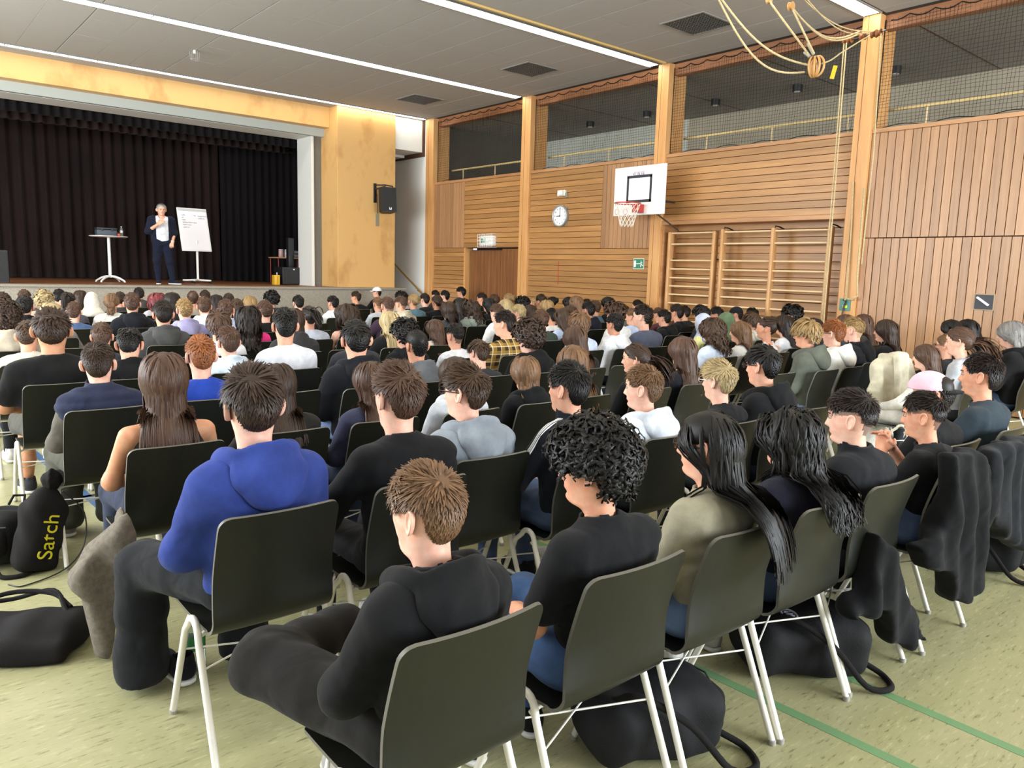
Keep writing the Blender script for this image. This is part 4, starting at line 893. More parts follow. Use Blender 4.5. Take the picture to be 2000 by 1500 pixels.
PEOPLE = """
152 835 905 1.50 crop l hoodie 1d1d1f yaw=18 legs=cross pcol=2a2724 skin=p shoe=d8d4c8
113 1165 830 1.50 curly k tee 1b1c1f yaw=28 skin=o pcol=3c557c
139 1385 800 1.50 longer k long a39c84 yaw=18 acc=N
140 1540 797 1.50 longwavy k jacket 23263a
150 1668 761 1.50 fade d jacket 1e2026 yaw=16 skin=p
151 1808 765 1.45 fade d tee 17181a yaw=14 arms=chin skin=o
148 1822 725 1.62 capback f3c6d3 tee 1b1b1d acc=1b1b1d yaw=25
149 1918 690 1.63 short_neat d tee 2f3b43 skin=o wscale=1.1 yaw=10
38 490 714 2.60 messy b hoodie 33458f legs=wide pcol=26292d shoe=1a1b22
63 774 712 2.60 messy m long 15161a skin=p yaw=6
65 912 710 2.77 messy c hoodie 8f979f acc=G yaw=24 skin=p
110 1110 707 2.60 crop k jacket 1c2230 yaw=12
112 1257 714 2.60 short_neat l hoodie e4eaf4 yaw=24 skin=p
137 1402 704 2.60 messy w tee 1a1b1e acc=NW skin=p
138 1490 674 2.60 fringe k hoodie 1f2024 acc=G
35 316 685 3.71 long m tank 2a2a2c skin=t
61 536 709 3.71 long b long 33302e
62 722 704 3.71 long m long 3c3f57
64 885 695 3.71 long b hoodie d3d8de
109 1022 698 3.71 bob l hoodie 17181b
107 1116 672 3.71 long l long 2b2b2d
111 1241 670 3.71 pony b tee 17181b yaw=35
136 1332 655 3.71 long m tee 20242e
130 1577 624 3.71 bowl y hoodie 5d6156 pcol=8fa6c8
132 1629 625 3.71 short_neat g hoodie f0eee8 acc=G skin=p
133 1668 620 3.82 fade y vesth 22242a skin=p
141 1731 622 3.77 long b jacket 1c1c1e
147 1805 671 2.75 long m long e6e3da yaw=22 pcol=cfcac0 skin=p
144 1875 639 2.70 pony m long c3c6cf skin=p
145 1848 652 3.05 pony l long 2a2a2c acc=G
142 1858 623 3.45 long k long 2b2b30
143 1890 622 3.40 long k long 232326
146 1977 626 2.65 bob s hoodie 17171a skin=p
34 187 669 4.81 short_neat b vest 2a3048 sleeve=6b665c pcol=4c4b40 shoe=8d8a86
36 390 655 4.81 short_neat g long 2544a8 skin=p
56 693 627 4.81 crop k hoodie 1c1e26 wscale=1.1
58 813 642 4.81 buzz k hoodie 6a6d70 skin=o
108 936 662 4.81 messy c tee 333438 pitch=-12 roll=10 skin=p
105 1032 629 4.81 curly b hoodie 1a1a1d skin=p
106 1121 636 4.81 long m jacket 2b2d30
124 1391 621 4.81 longcurly c long d2dbea
125 1445 626 4.81 long l long d9d6cf yaw=24
127 1497 619 4.81 bun b tank f0efed skin=o yaw=24
128 1530 614 5.04 half d long e3e3e6
131 1588 620 4.81 long d long 333338
134 1650 613 4.81 bob m long 44464a
135 1686 612 4.81 long m long 4a4640
31 97 604 5.92 messy b tee 1b1b1b wscale=1.15 legs=short pcol=4b4a44 skin=t
33 247 636 5.92 crop k hoodie 19191b pitch=-24
37 445 638 5.92 crop m hoodie d5e4f2 skin=p
42 554 602 5.92 short_neat k long e9ebf2
55 688 619 5.92 buzz d tee 33343a
57 790 628 5.92 curly k hoodie 1b1b1e
60 888 633 5.92 fade k long eceef4
80 987 607 5.92 short_neat d long plaid wscale=1.1 yaw=30
100 1200 612 5.92 short_neat k hoodie e8e8ea
103 1257 595 5.92 short_neat d long 555b6e wscale=1.1 pcol=5f86be
119 1372 612 5.92 hijab b9bfd0 long e6e29a
121 1417 610 5.92 hijab 5c6e50 long 3a4a3a
126 1468 609 5.92 bowl c hoodie cbc4b4
129 1547 598 5.92 curly k jacket 1a1a1d
30 50 626 7.03 crop c long d8cfbf pitch=-10
32 196 631 7.03 crop m tee 333338
59 848 626 7.03 long m long d8cfc4
54 760 607 7.03 long w jacket 1c1c1e
88 1056 605 6.97 crop m long 3c4a40
89 1077 602 8.13 crop k long e8e8e8
90 1098 601 7.19 long c long b9cbe8
94 1130 609 5.92 bowl l long c6d3e8
102 1236 602 7.25 short_neat l hoodie b4c2dc
114 1285 601 8.13 short_neat m tee 5a3038
115 1296 605 6.91 short_neat k hoodie 1b1b1d
116 1322 594 7.25 crop d jacket 1a1b1e
117 1337 597 8.13 crop d long 2c2c30
118 1370 596 6.86 bowl k long 333338
120 1400 599 7.03 crop k long 3a3a3e
122 1437 599 7.03 cap 23252b jacket 2a2a2c
123 1468 601 7.03 crop k long 2c2c30
99 1202 594 6.91 curly c long e8e8e8
2 8 591 8.13 curly b hoodie c4b8a4
17 317 587 8.13 crop d hoodie 4d4d4c
29 483 596 8.13 longwavy d tee e0347e
46 677 592 8.13 longwavy b tank 1c1c1e
43 602 599 8.13 ponyhigh d long c9cfdc
28 425 608 7.03 bowl m long e6e6ea
79 970 594 8.13 short_neat m hoodie eceae6 skin=p
82 1013 595 8.13 short_neat w long d8d6a8 skin=p
83 1034 594 9.23 long b long 4a4a4e
91 1112 595 8.13 long c long 6d5f58
104 1216 595 8.13 crop d jacket 5c6058
44 570 601 7.03 half b hoodie 3a3a3b
39 517 587 9.23 short_neat m tee 1f2024 skin=p
8 99 590 9.23 bob w long 8a8580
9 143 590 10.34 crop m long 4a6288
25 439 585 9.23 crop m hoodie b4c0da
70 874 589 9.23 bob b long 44464c
73 919 585 9.23 longcurly b hoodie 8d968c
86 1067 585 9.23 bob y long 8d8272
95 1149 589 8.13 crop k hoodie 20263a
96 1162 587 9.23 short_neat m long 4a6470
101 1245 586 9.23 short_neat d jacket 4a4a48
4 47 577 10.34 crop k hoodie 1c1c1f
19 359 584 9.23 short_neat y hoodie a39fc6 skin=p
22 397 580 10.34 crop m hoodie dde4ea
26 462 584 10.34 crop c long b9c4d6
45 650 578 11.45 short_neat k hoodie e6eceb
49 737 581 11.45 fade l long c8ced4
50 756 580 9.23 fade m long 3d2a3a
52 783 579 10.34 fade m hoodie c8bfa8
72 897 580 10.34 long d long 242428
75 954 581 10.34 long k long 2b2b30
78 986 584 9.23 long w long 39393c
81 1020 582 10.34 curly k long 2c2c30
84 1041 580 11.45 bun y long b8a898
87 1076 580 11.45 bun k long 333338
97 1146 584 10.34 crop d long 3a3a3e
1 3 571 11.45 crop b long 4a4a4e
5 84 570 12.55 curly w long b8a48e
7 131 571 11.45 ponyhigh d long 5a5560 acc=S
11 178 571 12.55 hijab e8e2d2 long 1f1f22
12 216 572 11.45 bunlow l long f0ece4
13 256 572 10.34 crop m hoodie 23252e
16 306 571 12.55 longwavy r long c8c4c4
23 421 574 11.45 long d long 2f2f33
24 446 573 12.55 crop b long 50545c
27 486 576 11.45 long y long 39393c
41 582 577 11.45 crop k long 8d949a
53 806 574 11.45 curlbun y long 5d7f8c
67 852 576 11.45 pony b tee 1c1c1f
76 965 575 11.45 short_neat m long 50484c
85 1057 575 10.34 crop b long 2c2c30
92 1110 579 10.34 long k long 1f1f22
93 1125 577 9.23 long l long 4a4440
98 1187 579 9.23 long k long 18181a
3 46 566 13.65 crop m long 5a544c
6 114 565 13.65 crop k long 2a3c58
10 155 566 14.76 half b long 5a5048
14 234 570 13.65 crop b long 3a3a3e
18 335 570 11.45 half d long 3c3a3c
20 375 569 12.55 bun m long a89c8c
21 400 567 13.65 crop b long 4a4a52
40 530 571 12.55 curly k long 3a3a40
47 695 569 13.65 crop b long 1b1b1d yaw=40
51 784 571 13.65 curly d long c9c4bc
66 829 573 12.55 crop d long 26262a
74 941 572 12.55 crop d long 18181b yaw=30
77 992 573 12.55 curlbun y long 1c1c1e
15 271 562 14.76 crop d hoodie 4c4a48
68 869 567 13.65 short_neat k long 2b2b30
69 850 567 14.76 crop d long 333338
48 736 560 15.87 cap f0f0ee long 151517
71 901 560 14.76 fringe k jacket 3a3a40 yaw=35
"""
PAL = [('black', '1b1b1d'), ('dark grey', '3a3a3d'), ('grey', '757575'), ('light grey', 'b9bcc0'), ('white', 'ebebeb'), ('navy', '20263c'), ('blue', '2e45a5'), ('light blue', 'bccce6'), ('cream', 'dcd3bd'), ('beige', 'aba28a'), ('olive', '66705f'), ('teal', '2f3b43'), ('dark red', '5a3038'), ('pink', 'e0347e'), ('yellow', 'e6e29a'), ('purple', 'a39fc6'), ('steel blue', '4d6480'), ('brown', '6d5f58'), ('pale yellow', 'd8d6a8')]
def cname(h):
    a = np.array([int(h[i:i+2], 16) for i in (0, 2, 4)]); return min(PAL, key=lambda p: np.abs(a-np.array([int(p[1][i:i+2], 16) for i in (0, 2, 4)])).sum())[0]
ORD = ['back', 'second', 'third', 'fourth', 'fifth', 'sixth', 'seventh', 'eighth', 'ninth', 'tenth', 'eleventh', 'twelfth', 'thirteenth', 'fourteenth', 'fifteenth', 'sixteenth']
NTH = ['first', 'second', 'third', 'fourth', 'fifth', 'sixth', 'seventh', 'eighth', 'ninth', 'tenth', 'eleventh', 'twelfth', 'thirteenth', 'fourteenth', 'fifteenth', 'sixteenth', 'seventeenth', 'eighteenth', 'nineteenth', 'twentieth']
HPH = {'crop': 'short', 'messy': 'tousled', 'fade': 'faded', 'buzz': 'buzzed', 'fringe': 'swept', 'short_neat': 'cropped', 'bowl': 'bowl-cut', 'curly': 'curly', 'long': 'long', 'longer': 'very long', 'longwavy': 'long wavy', 'longcurly': 'long curly', 'bob': 'shoulder-length', 'half': 'half-long', 'pony': 'ponytailed', 'ponyhigh': 'ponytailed', 'bun': 'bunned', 'bunlow': 'low-bunned', 'curlbun': 'curly pinned-up'}
TPH = {'tee': 'T-shirt', 'long': 'sweater', 'hoodie': 'hoodie', 'jacket': 'jacket', 'vest': 'padded vest', 'vesth': 'padded vest', 'tank': 'strap top', 'puffer': 'padded jacket'}
CUSTOM = {'152': 'person in black hoodie with legs crossed, nearest chair at the bottom', '113': 'person with big black curls in black T-shirt, back row', '139': 'person with very long straight black hair and sunglasses, beige sweater, back row', '38': 'person in royal blue hoodie at the left end of the second row', '31': 'broad person in black T-shirt and shorts beside the left aisle', '35': 'person with very long straight brown hair and bare shoulders', '148': 'person in pink baseball cap turned backwards', '80': 'person in brown and yellow plaid shirt', '29': 'person with long dark hair in bright pink T-shirt', '48': 'person in white cap sitting close to the stage', '11': 'person in cream white headscarf near the stage', '121': 'person in olive green headscarf', '119': 'person in pale lavender headscarf', '137': 'person with bleached blond hair and white-framed sunglasses', '7': 'person with dark ponytail held by a lime green scrunchie', '16': 'person with long red hair near the stage', '34': 'person in navy padded vest with grey sleeves', '146': 'person with grey hair in black hoodie at the right edge', '33': 'person in black hoodie with head bowed down', '12': 'person with light brown low bun in white top'}
rows_ = []
for ln in PEOPLE.strip().split('\n'):
    t = ln.split(); kw = dict(q.split('=') for q in t[8:]); p = atY(float(t[1]), float(t[2]), float(t[3])+.06); rows_.append([t, kw, p])
seatmap = {}
for q in rows_: seatmap.setdefault(max(0, round((q[2][1]-1.5)/1.105)), []).append(q)
EMPTY = [(1, 4.78), (3, 2.08), (5, 2.0), (5, 3.68), (6, 1.5), (6, 4.9), (7, 2.1), (7, 4.4), (7, 7.1), (8, 4.9), (8, 7.0), (5, 5.4), (4, 7.55), (3, 5.35), (9, 3.2), (2, 6.15)]
P_X, P_Y = 5.2, 18.8
m_wht_s = mat('stripe_white', 'e8e8ea', .8)
for r in sorted(seatmap):
    L_ = sorted(seatmap[r], key=lambda q: q[2][0]); xs = sorted([(q[2][0], q) for q in L_]+[(x, None) for rr, x in EMPTY if rr == r], key=lambda q: q[0]); k = 0
    rowname = 'back row' if r == 0 else ORD[r]+' row from back'
    for ci, (x, q) in enumerate(xs):
        rr = random.Random(int(x*1000)+r)
        if q is None:
            c = chair(x, 1.62+1.105*r, math.radians(rr.uniform(-3, 3))); tag(c, 'empty black shell chair with white legs, %s, %s chair from left' % (rowname, NTH[ci]), 'chair', 'black shell chairs in rows'); continue
        t, kw, p = q; d = depth(p); lod = 0 if d < 4.6 else 1 if d < 8.6 else 2
        toward = math.degrees(math.atan2(-(P_X-p[0]), P_Y-p[1])); yaw = float(kw.get('yaw', toward*.6+rr.uniform(-9, 9))); rot = math.radians(rr.uniform(-4, 4)+(.25*toward if t[0] not in ('152', '38') else 0))
        lean = rr.uniform(0, 6) if r > 0 else 2; legs = kw.get('legs', rr.choice(['std', 'slim', 'std', 'wide']) if r < 5 else 'std')
        if t[0] == '38': legs = 'spread'
        pc = kw.get('pcol', rr.choice(['1c1e24', '2b3346', '4a5a78', '26262a', '3a3d42', '6d83a6']))
        tcol = plaid() if t[7] == 'plaid' else t[7]
        chz = chair(p[0], p[1]+.045-max(0, (p[2]-1.255)/.8)*.28-(.02 if t[6] in ('hoodie', 'jacket', 'vest', 'vesth') else 0), rot*.25)
        tag(chz, 'black shell chair with white tube legs, %s, %s chair from left' % (rowname, NTH[ci]), 'chair', 'black shell chairs in rows')
        arms = kw.get('arms', 'cross' if t[0] == '152' else rr.choice(['lap', 'lap', 'wide', 'fold']) if d > 3 else 'lap')
        if t[0] == '151': arms = 'chin'
        per = add_person(p[0], p[1], p[2], t[4], t[5], t[6], tcol, yaw=yaw-math.degrees(rot), pitch=float(kw.get('pitch', rr.uniform(-4, 4))), skin=kw.get('skin', rr.choice('fffpo')), arms=arms, rot=rot, lean=lean, legs=legs, pcol=pc, shoe=kw.get('shoe', rr.choice(['1b1b1d', 'd8d6d0', '3a3a3d'])), lod=lod, seed=int(t[0]), acc=kw.get('acc', ''), roll=float(kw.get('roll', 0)), sleeve=kw.get('sleeve'), wscale=float(kw.get('wscale', 1)))
        k += 1; tn = 'plaid' if t[7] == 'plaid' else cname(t[7])
        if t[0] in CUSTOM: lab = CUSTOM[t[0]]
        elif t[4] == 'hijab': lab = 'person in %s headscarf, %s, %s from left' % (cname(t[5]), rowname, NTH[k-1])
        elif t[4] in ('cap', 'capback'): lab = 'person in %s cap, %s, %s from left' % (cname(t[5]), rowname, NTH[k-1])
        else: lab = '%s %s hair, %s %s, %s, %s person from left' % (HPH[t[4]], HNAME[t[5]], tn, TPH[t[6]], rowname, NTH[k-1])
        tag(per, lab, 'person', 'seated audience')
        for ch in per.children:
            if ch.name.startswith('hair') and t[5] in HNAME: ch['label'] = '%s %s hair' % (HPH.get(t[4], 'short'), HNAME[t[5]])
        if t[0] == '152':
            for ch in per.children:
                if ch.name.startswith('shoe'):
                    if ch.matrix_local.translation.x < 0: ch.matrix_local = TM((.10, .50, .60))@TM(rz=math.radians(-80), ry=math.radians(60))@TM((0, .05, -.06))
                    else: ch.matrix_local = TM((.09, .44, 0), rz=.1)
        if t[0] == '38':
            for ch in per.children:
                if ch.name.startswith('shoe') and ch.matrix_local.translation.x < 0: ch.matrix_local = TM((-.29, .45, 0), rz=.35)

        if t[0] == '110':   # white stripes along the shoulders of the track jacket
            fj = U(torso_f(.030)+arm_f(arms, 1, (.063, .060, .048))+arm_f(arms, -1, (.063, .060, .048)), .045); jk_ = [c for c in per.children if c.name.startswith('jacket')][0]
            for s_ in (-1, 1):
                for off in (-.012, .0, .012):
                    a_, b_, c_ = (np.array(mir(q_, s_)) for q_ in ARMS[arms]); pts = np.array(cr([(s_*.085, -.125+off, 1.0), (s_*.14, -.13+off, .97), a_+np.array([s_*.05, off, .05]), a_+(b_-a_)*.45+np.array([s_*.08, off, 0]), b_+np.array([s_*.08, off, .02])]), f32)
                    for _ in range(6):
                        d_ = fj(pts); g_ = np.stack([fj(pts+np.eye(3, dtype=f32)[k_]*.004)-d_ for k_ in range(3)], 1); pts = pts-norm(g_)*(d_-.002)[:, None]
                    MB().tube(pts, .0038, 5).build('stripe', m_wht_s, jk_, True)
# ------------------------------------------------------------------ things on the stage
sp = atZ(320, 555, SZ); sp_h = float(atY(298, 396, sp[1])[2])-SZ
def speaker_person(loc, hgt, rz):
    k = hgt/1.80; root = empty('person', loc, rz); root.scale = (k*1.13, k*1.05, k)
    sk = skinmat('f'); nav = cloth('20283f'); nav2 = cloth('1d2540'); hc = np.array([0, .005, 1.665])
    sh = {-1: (-.185, -.01, 1.445), 1: (.185, -.01, 1.445)}; el = {1: (.255, .03, 1.17), -1: (-.235, -.06, 1.17)}; wr_ = {1: (.080, .20, 1.33), -1: (-.180, .06, .97)}
    def tors(g): return [caps((0, -.01, .98), (0, -.015, 1.15), .112+g, .104+g, 1.42, .95), caps((0, -.015, 1.15), (0, -.015, 1.37), .104+g, .108+g, 1.48, .95), caps((-.13, -.015, 1.425), (.13, -.015, 1.425), .052+g, .052+g), caps((-.12, -.015, 1.44), (0, -.005, 1.49), .045+g, .055+g*.5), caps((.12, -.015, 1.44), (0, -.005, 1.49), .045+g, .055+g*.5)]
    pm = PM()
    for V, Q, m in head_parts(0): pm.V.append(pose_head(V, math.radians(4), math.radians(-7))+hc); pm.Q.append(Q+pm.n); pm.M.append(m); pm.n += len(V)
    V, Q = nets(U(tors(-.015)+[f for s in (-1, 1) for f in (caps(sh[s], el[s], .05, .044), caps(el[s], wr_[s], .044, .029))], .04), (-.36, -.2, .9), (.36, .30, 1.56), .012); pm.add(V, Q, 3)
    hand_at(pm, wr_[1], el[1], 1, 0, (0, 1, .3)); hand_at(pm, wr_[-1], el[-1], -1, 0)
    link('body', pm.mesh('body'), [sk, m_eye, m_lip, sk, m_iris], root)
    f = wrinkle(U(tors(.012), .05), .004, 40, 4); f = sub(f, caps((0, .02, 1.49), (0, .02, 1.62), .066, .075), .006); f = cut(f, (0, 0, -1), -.93); link('t_shirt', sdf_mesh('t_shirt', f, (-.26, -.2, .92), (.26, .2, 1.56), .009), cloth('e6e7ea'), root)
    fs = tors(.030)
    for s in (-1, 1): fs += [caps(sh[s], el[s], .070, .062), caps(el[s], np.array(el[s])+(np.array(wr_[s])-np.array(el[s]))*.22, .062, .058)]
    f = wrinkle(U(fs, .045), .004, 40, 8); f = sub(f, caps((0, .03, 1.46), (0, .02, 1.62), .075, .085), .006); f = sub(f, rbox((0, .26, 1.18), (.112, .30, .42), .05), .01); f = sub(f, U(tors(.010), .05), .004); f = cut(f, (0, 0, -1), -.93)
    jk = link('jacket', sdf_mesh('jacket', f, (-.36, -.22, .90), (.36, .26, 1.58), .009), nav, root)
    fs = [caps((-.075, -.01, .95), (.075, -.01, .95), .108, .108)]; an = {1: (.10, .03, .10), -1: (-.165, .06, .10)}
    for s in (-1, 1): kn = (s*.115, .03, .52); fs += [caps((s*.085, -.01, .92), kn, .098, .070), caps(kn, an[s], .070, .050)]
    f = cut(cut(wrinkle(U(fs, .05), .005, 36, 3), (0, 0, -1), -.07), (0, 0, 1), 1.02); link('trousers', sdf_mesh('trousers', f, (-.3, -.2, .06), (.3, .2, 1.03), .010), nav2, root)
    a, b = shoe_meshes(0)
    for s, rz_ in ((1, -.1), (-1, .75)):
        o = link('shoe', a, cloth('1a2038', 's'), root); o.matrix_local = TM((an[s][0], an[s][1]+.04, 0), rz=rz_); link('sole', b, m_sole, o)
    hr = link('hair', hair_mesh('short_neat', 0, 0), hairmat('a'), root); hr.matrix_local = Matrix.Translation(Vector(hc))@Matrix.Translation(Vector(NECKP))@Matrix(rotm(math.radians(4), math.radians(-7)).tolist()).to_4x4()@Matrix.Translation(-Vector(NECKP))
    w = MB().tube(arc((0, 0, 0), .034, 0, 2*math.pi, 14, 'xy')[:-1], .007, 6, closed=True).build('wristwatch', cloth('e6e7ea'), root, True); w.location = wr_[-1]; w.rotation_euler = (.3, 0, 0)
    return root
tag(speaker_person((sp[0], sp[1], SZ), sp_h, math.radians(180-10)), 'person in navy jacket and white T-shirt speaking on the stage', 'person')
m_wht = mat('white_lacquer', 'e9e9e4', .35)
tb = atZ(216, 551, SZ); tz = float(atY(216, 461, tb[1])[2])-SZ
t = empty('standing_table', (tb[0], tb[1], SZ)); tag(t, 'tall round white bar table on the stage left of the speaker', 'table')
rt = 34/1500*depth(tb)
MB().lathe([(.001, tz-.035), (rt*.9, tz-.03), (rt, tz-.012), (rt, tz-.004), (rt-.01, tz), (.001, tz)], 40).build('table_top', m_wht, t, ang=50)
MB().lathe([(.035, .10), (.032, tz-.03)], 20).build('pole', m_wht, t, ang=50)
for k in range(4):
    a = math.pi/4+k*math.pi/2; c_, s_ = math.cos(a), math.sin(a); MB().tube([(c_*r, s_*r, z) for r, z in ((.0, .13), (.10, .125), (.22, .09), (.33, .03), (.345, .0))], [.028, .027, .024, .02, .018], 10).build('foot', m_wht, t, ang=60)
tt = tb[2]+tz
def on_stage_table(px): q = atY(px, 458, tb[1]); return q
q = on_stage_table(207); o = empty('equipment_case', (q[0], tb[1], tt)); tag(o, 'dark grey hard case lying on the white bar table', 'case')
MB().bbox(-.20, .20, -.13, .13, 0, .13, .015).build('lower_shell', mat('case_grey', '3f4650', .5), o, ang=50); MB().bbox(-.203, .203, -.133, .133, .135, .175, .012).build('lid', mat('case_lid', '2b3038', .5), o, ang=50)
for x in (-.1, .1): MB().bbox(x-.02, x+.02, -.145, -.13, .10, .15, .004).build('latch', m_black, o)
q = on_stage_table(226); tag(MB().bbox(-.06, .06, -.04, .04, 0, .09, .02).lathe([(.03, .09), (.03, .10)], 12).build('camera_pouch', m_black, loc=(q[0], tb[1]-.05, tt), ang=50), 'small black pouch between the case and the bottle', 'pouch')
q = on_stage_table(229); tag(MB().lathe([(.005, 0), (.03, .01), (.036, .03), (.03, .055), (.005, .062)], 16).build('apple', mat('apple_red', 'b3403c', .4), loc=(q[0], tb[1]-.16, tt), smooth=True), 'small red round thing on the bar table', 'apple')
def bottle(loc, label, hh=.25, lab='dfe4e0', tint='e6efe9', r=.032, cap='e8e8e8'):
    b = empty('water_bottle', loc); tag(b, label, 'bottle')
    MB().lathe([(.001, 0), (r*.9, 0), (r, .01), (r*.97, hh*.3), (r, hh*.33), (r*.97, hh*.62), (r, hh*.66), (r*.75, hh*.80), (.013, hh*.90), (.013, hh*.94)], 20).build('body', mat('bottle_pet_'+tint, tint, .08, trans=.85), b, ang=60)
    MB().lathe([(r+.0008, hh*.36), (r+.0008, hh*.58)], 20, cap=False).build('label_band', mat('bottle_label_'+lab, lab, .5), b, smooth=True)
    MB().lathe([(.0145, hh*.93), (.0145, hh), (.001, hh)], 14).build('cap', mat('bottle_cap_'+cap, cap, .5), b, ang=40); return b
q = on_stage_table(237); bottle((q[0], tb[1]-.02, tt), 'clear plastic water bottle standing on the white bar table', .22)
# flip chart
fb = atZ(387, 553, SZ); t = empty('flip_chart', (fb[0], fb[1], SZ)); tag(t, 'white flip chart on wheeled stand right of the speaker', 'flip chart')
zb = float(atY(387, 491, fb[1]-.05)[2])-SZ; wd = float(atY(416, 490, fb[1])[0]-atY(358, 490, fb[1])[0]); hb = (float(atY(378, 407, fb[1]+.25)[2])-SZ-zb)
lean_ = math.atan2(.34, hb); T = TM((-.02, -.06, zb), rx=-lean_); hl = hb/math.cos(lean_)
MB().tube([(0, 0, .05), (0, 0, zb+.25)], .028, 14).build('pole', m_wht, t, ang=40)
MB().bbox(-wd/2, wd/2, -.012, .012, 0, hl, .01, T=T).build('board', m_wht, t, ang=40)
MB().bbox(-wd/2+.02, wd/2-.02, -.030, -.012, hl-.085, hl-.03, .006, T=T).build('clamp_bar', mat('clamp_grey', 'c6c8c6', .4), t)
pg = MB().box(-wd/2+.025, wd/2-.025, -.018, -.0135, .03, hl-.06, T=T).build('paper_pad', mat('paper', 'eeecf0', .8), t)
R_ = random.Random(4)
def scrib(x, z, n):
    pts = []
    for i in range(n*4): pts.append((x+i*.0075, -.0195, z+.014*math.sin(i*2.1)+R_.uniform(-.01, .01)))
    return pts
g = MB()
for x, z, n in ((-.26, hl-.19, 3), (-.26, hl-.25, 2), (-.26, hl-.31, 3), (-.25, hl-.37, 11), (-.25, hl-.43, 7), (-.25, hl-.49, 5), (.12, hl-.20, 7), (.13, hl-.26, 5), (.02, hl-.19, 2)): g.tube(scrib(x, z, n), .0028, 4, T=T)
g.build('handwriting', mat('marker_ink', '4a4650', .6), pg)
for k in range(5):
    a = 2*math.pi*k/5+.4; MB().tube([(0, 0, .075), (.34*math.cos(a), .34*math.sin(a), .065)], [.025, .018], 8).build('foot', m_wht, t, ang=40)
    w = MB().lathe([(.03, -.014), (.03, .014)], 14, T=TM((.34*math.cos(a), .34*math.sin(a), .03), ry=math.pi/2)).build('caster', m_black, t, ang=40)
# equipment at the right side of the stage
et = atY(566, 503, 19.9); t = empty('side_table', (et[0]-.05, 19.9, SZ)); tag(t, 'low wooden table with red legs in front of the side curtain', 'table'); hz = float(et[2])-SZ
MB().bbox(-.42, .42, -.3, .3, hz-.03, hz, .005).build('table_top', mat('beech', 'c79a6a', .45), t)
for x in (-.38, .38):
    for y in (-.26, .26): MB().tube([(x, y, 0), (x, y, hz-.03)], .016, 8).build('leg', mat('red_tube', '8a2f30', .4), t, ang=40)
for i, (dx, c_) in enumerate(((-.26, 'e2b8b4'), (-.10, 'd9dde0'))):
    j = empty('drinking_jug', (et[0]-.05+dx, 19.75, SZ+hz)); tag(j, ['pinkish transparent jug on the red-legged side table', 'clear jug on the red-legged side table'][i], 'jug')
    MB().lathe([(.001, 0), (.06, 0), (.066, .02), (.066, .17), (.06, .19)], 16, cap=False).build('body', mat('jug_'+c_, c_, .15, trans=.4), j, ang=50); MB().lathe([(.062, .19), (.062, .205), (.001, .205)], 16).build('lid', mat('jug_lid', 'd6d4d2', .4), j, ang=40)
o = empty('mixing_desk', (et[0]+.22, 19.9, SZ+hz)); tag(o, 'black and silver audio mixer in a rack on the side table', 'mixer')
MB().bbox(-.17, .17, -.16, .16, 0, .20, .006).build('rack', m_black, o); MB().bbox(-.16, .16, -.17, -.16, .02, .09, .003).bbox(-.16, .16, -.17, -.16, .11, .18, .003).build('front_panel', mat('silver_panel', 'b4b6b8', .3, metal=.6), o)
sb = atZ(567, 556, SZ); o = empty('subwoofer', (sb[0], sb[1], SZ)); tag(o, 'black subwoofer box standing on the stage beside the white jamb', 'speaker')
hs = float(atY(567, 522, sb[1])[2])-SZ; MB().bbox(-.30, .26, -.22, .30, .01, hs, .012).build('cabinet', m_black, o, ang=40); MB().bbox(-.28, .24, -.228, -.22, .03, hs-.03, .004).build('grille', mat('speaker_grille', '1f1f20', .7, bump=(200, .4)), o)
MB().box(-.02, .02, -.232, -.228, hs-.07, hs-.04).build('badge', mat('badge', 'd8d8d8', .4), o)
o2 = empty('column_speaker', (sb[0]+.02, sb[1]+.05, SZ+hs)); tag(o2, 'slim black column loudspeaker standing on the subwoofer', 'speaker'); hcx = float(atY(569, 465, sb[1]+.05)[2])-SZ-hs
MB().bbox(-.075, .075, -.09, .06, 0, hcx, .01).build('cabinet', m_black, o2, ang=40); MB().bbox(-.068, .068, -.097, -.09, hcx*.4, hcx-.02, .003).build('grille', mat('speaker_grille', '1f1f20'), o2)
yb = atZ(539, 556, SZ); o = empty('yellow_crate', (yb[0], yb[1], SZ)); tag(o, 'tall yellow box standing left of the subwoofer', 'box'); hy_ = float(atY(539, 537, yb[1])[2])-SZ
MB().bbox(-.07, .07, -.09, .09, 0, hy_, .008).build('box', mat('yellow_plastic', 'd9ab28', .45), o, ang=40); MB().bbox(-.01, .01, -.094, -.09, .02, hy_-.02, .002).build('rib', mat('yellow_dark', 'b88c1a', .5), o); MB().tube([(.03, 0, hy_), (.03, 0, hy_+.06)], .01, 8).build('spout', m_wht, o)
cb_ = atZ(594, 556, SZ); tag(MB().tube([(.12*math.cos(a)*(1-.02*a), .08*math.sin(a), .02+.07*abs(math.sin(a*.5))) for a in np.linspace(0, 12, 50)], .008, 6).build('cable_coil', m_black, loc=(cb_[0]-.1, cb_[1]-.15, SZ), ang=60), 'coiled black cable lying next to the subwoofer', 'cable')
sm = atZ(-8, 552, SZ); o = empty('stage_monitor', (sm[0], sm[1], SZ)); tag(o, 'black stage loudspeaker at the left edge of the picture', 'speaker'); MB().bbox(-.2, .2, -.2, .2, 0, .62, .01).build('cabinet', m_black, o); MB().bbox(-.18, .18, -.207, -.2, .03, .59, .003).build('grille', mat('speaker_grille', '1f1f20'), o)
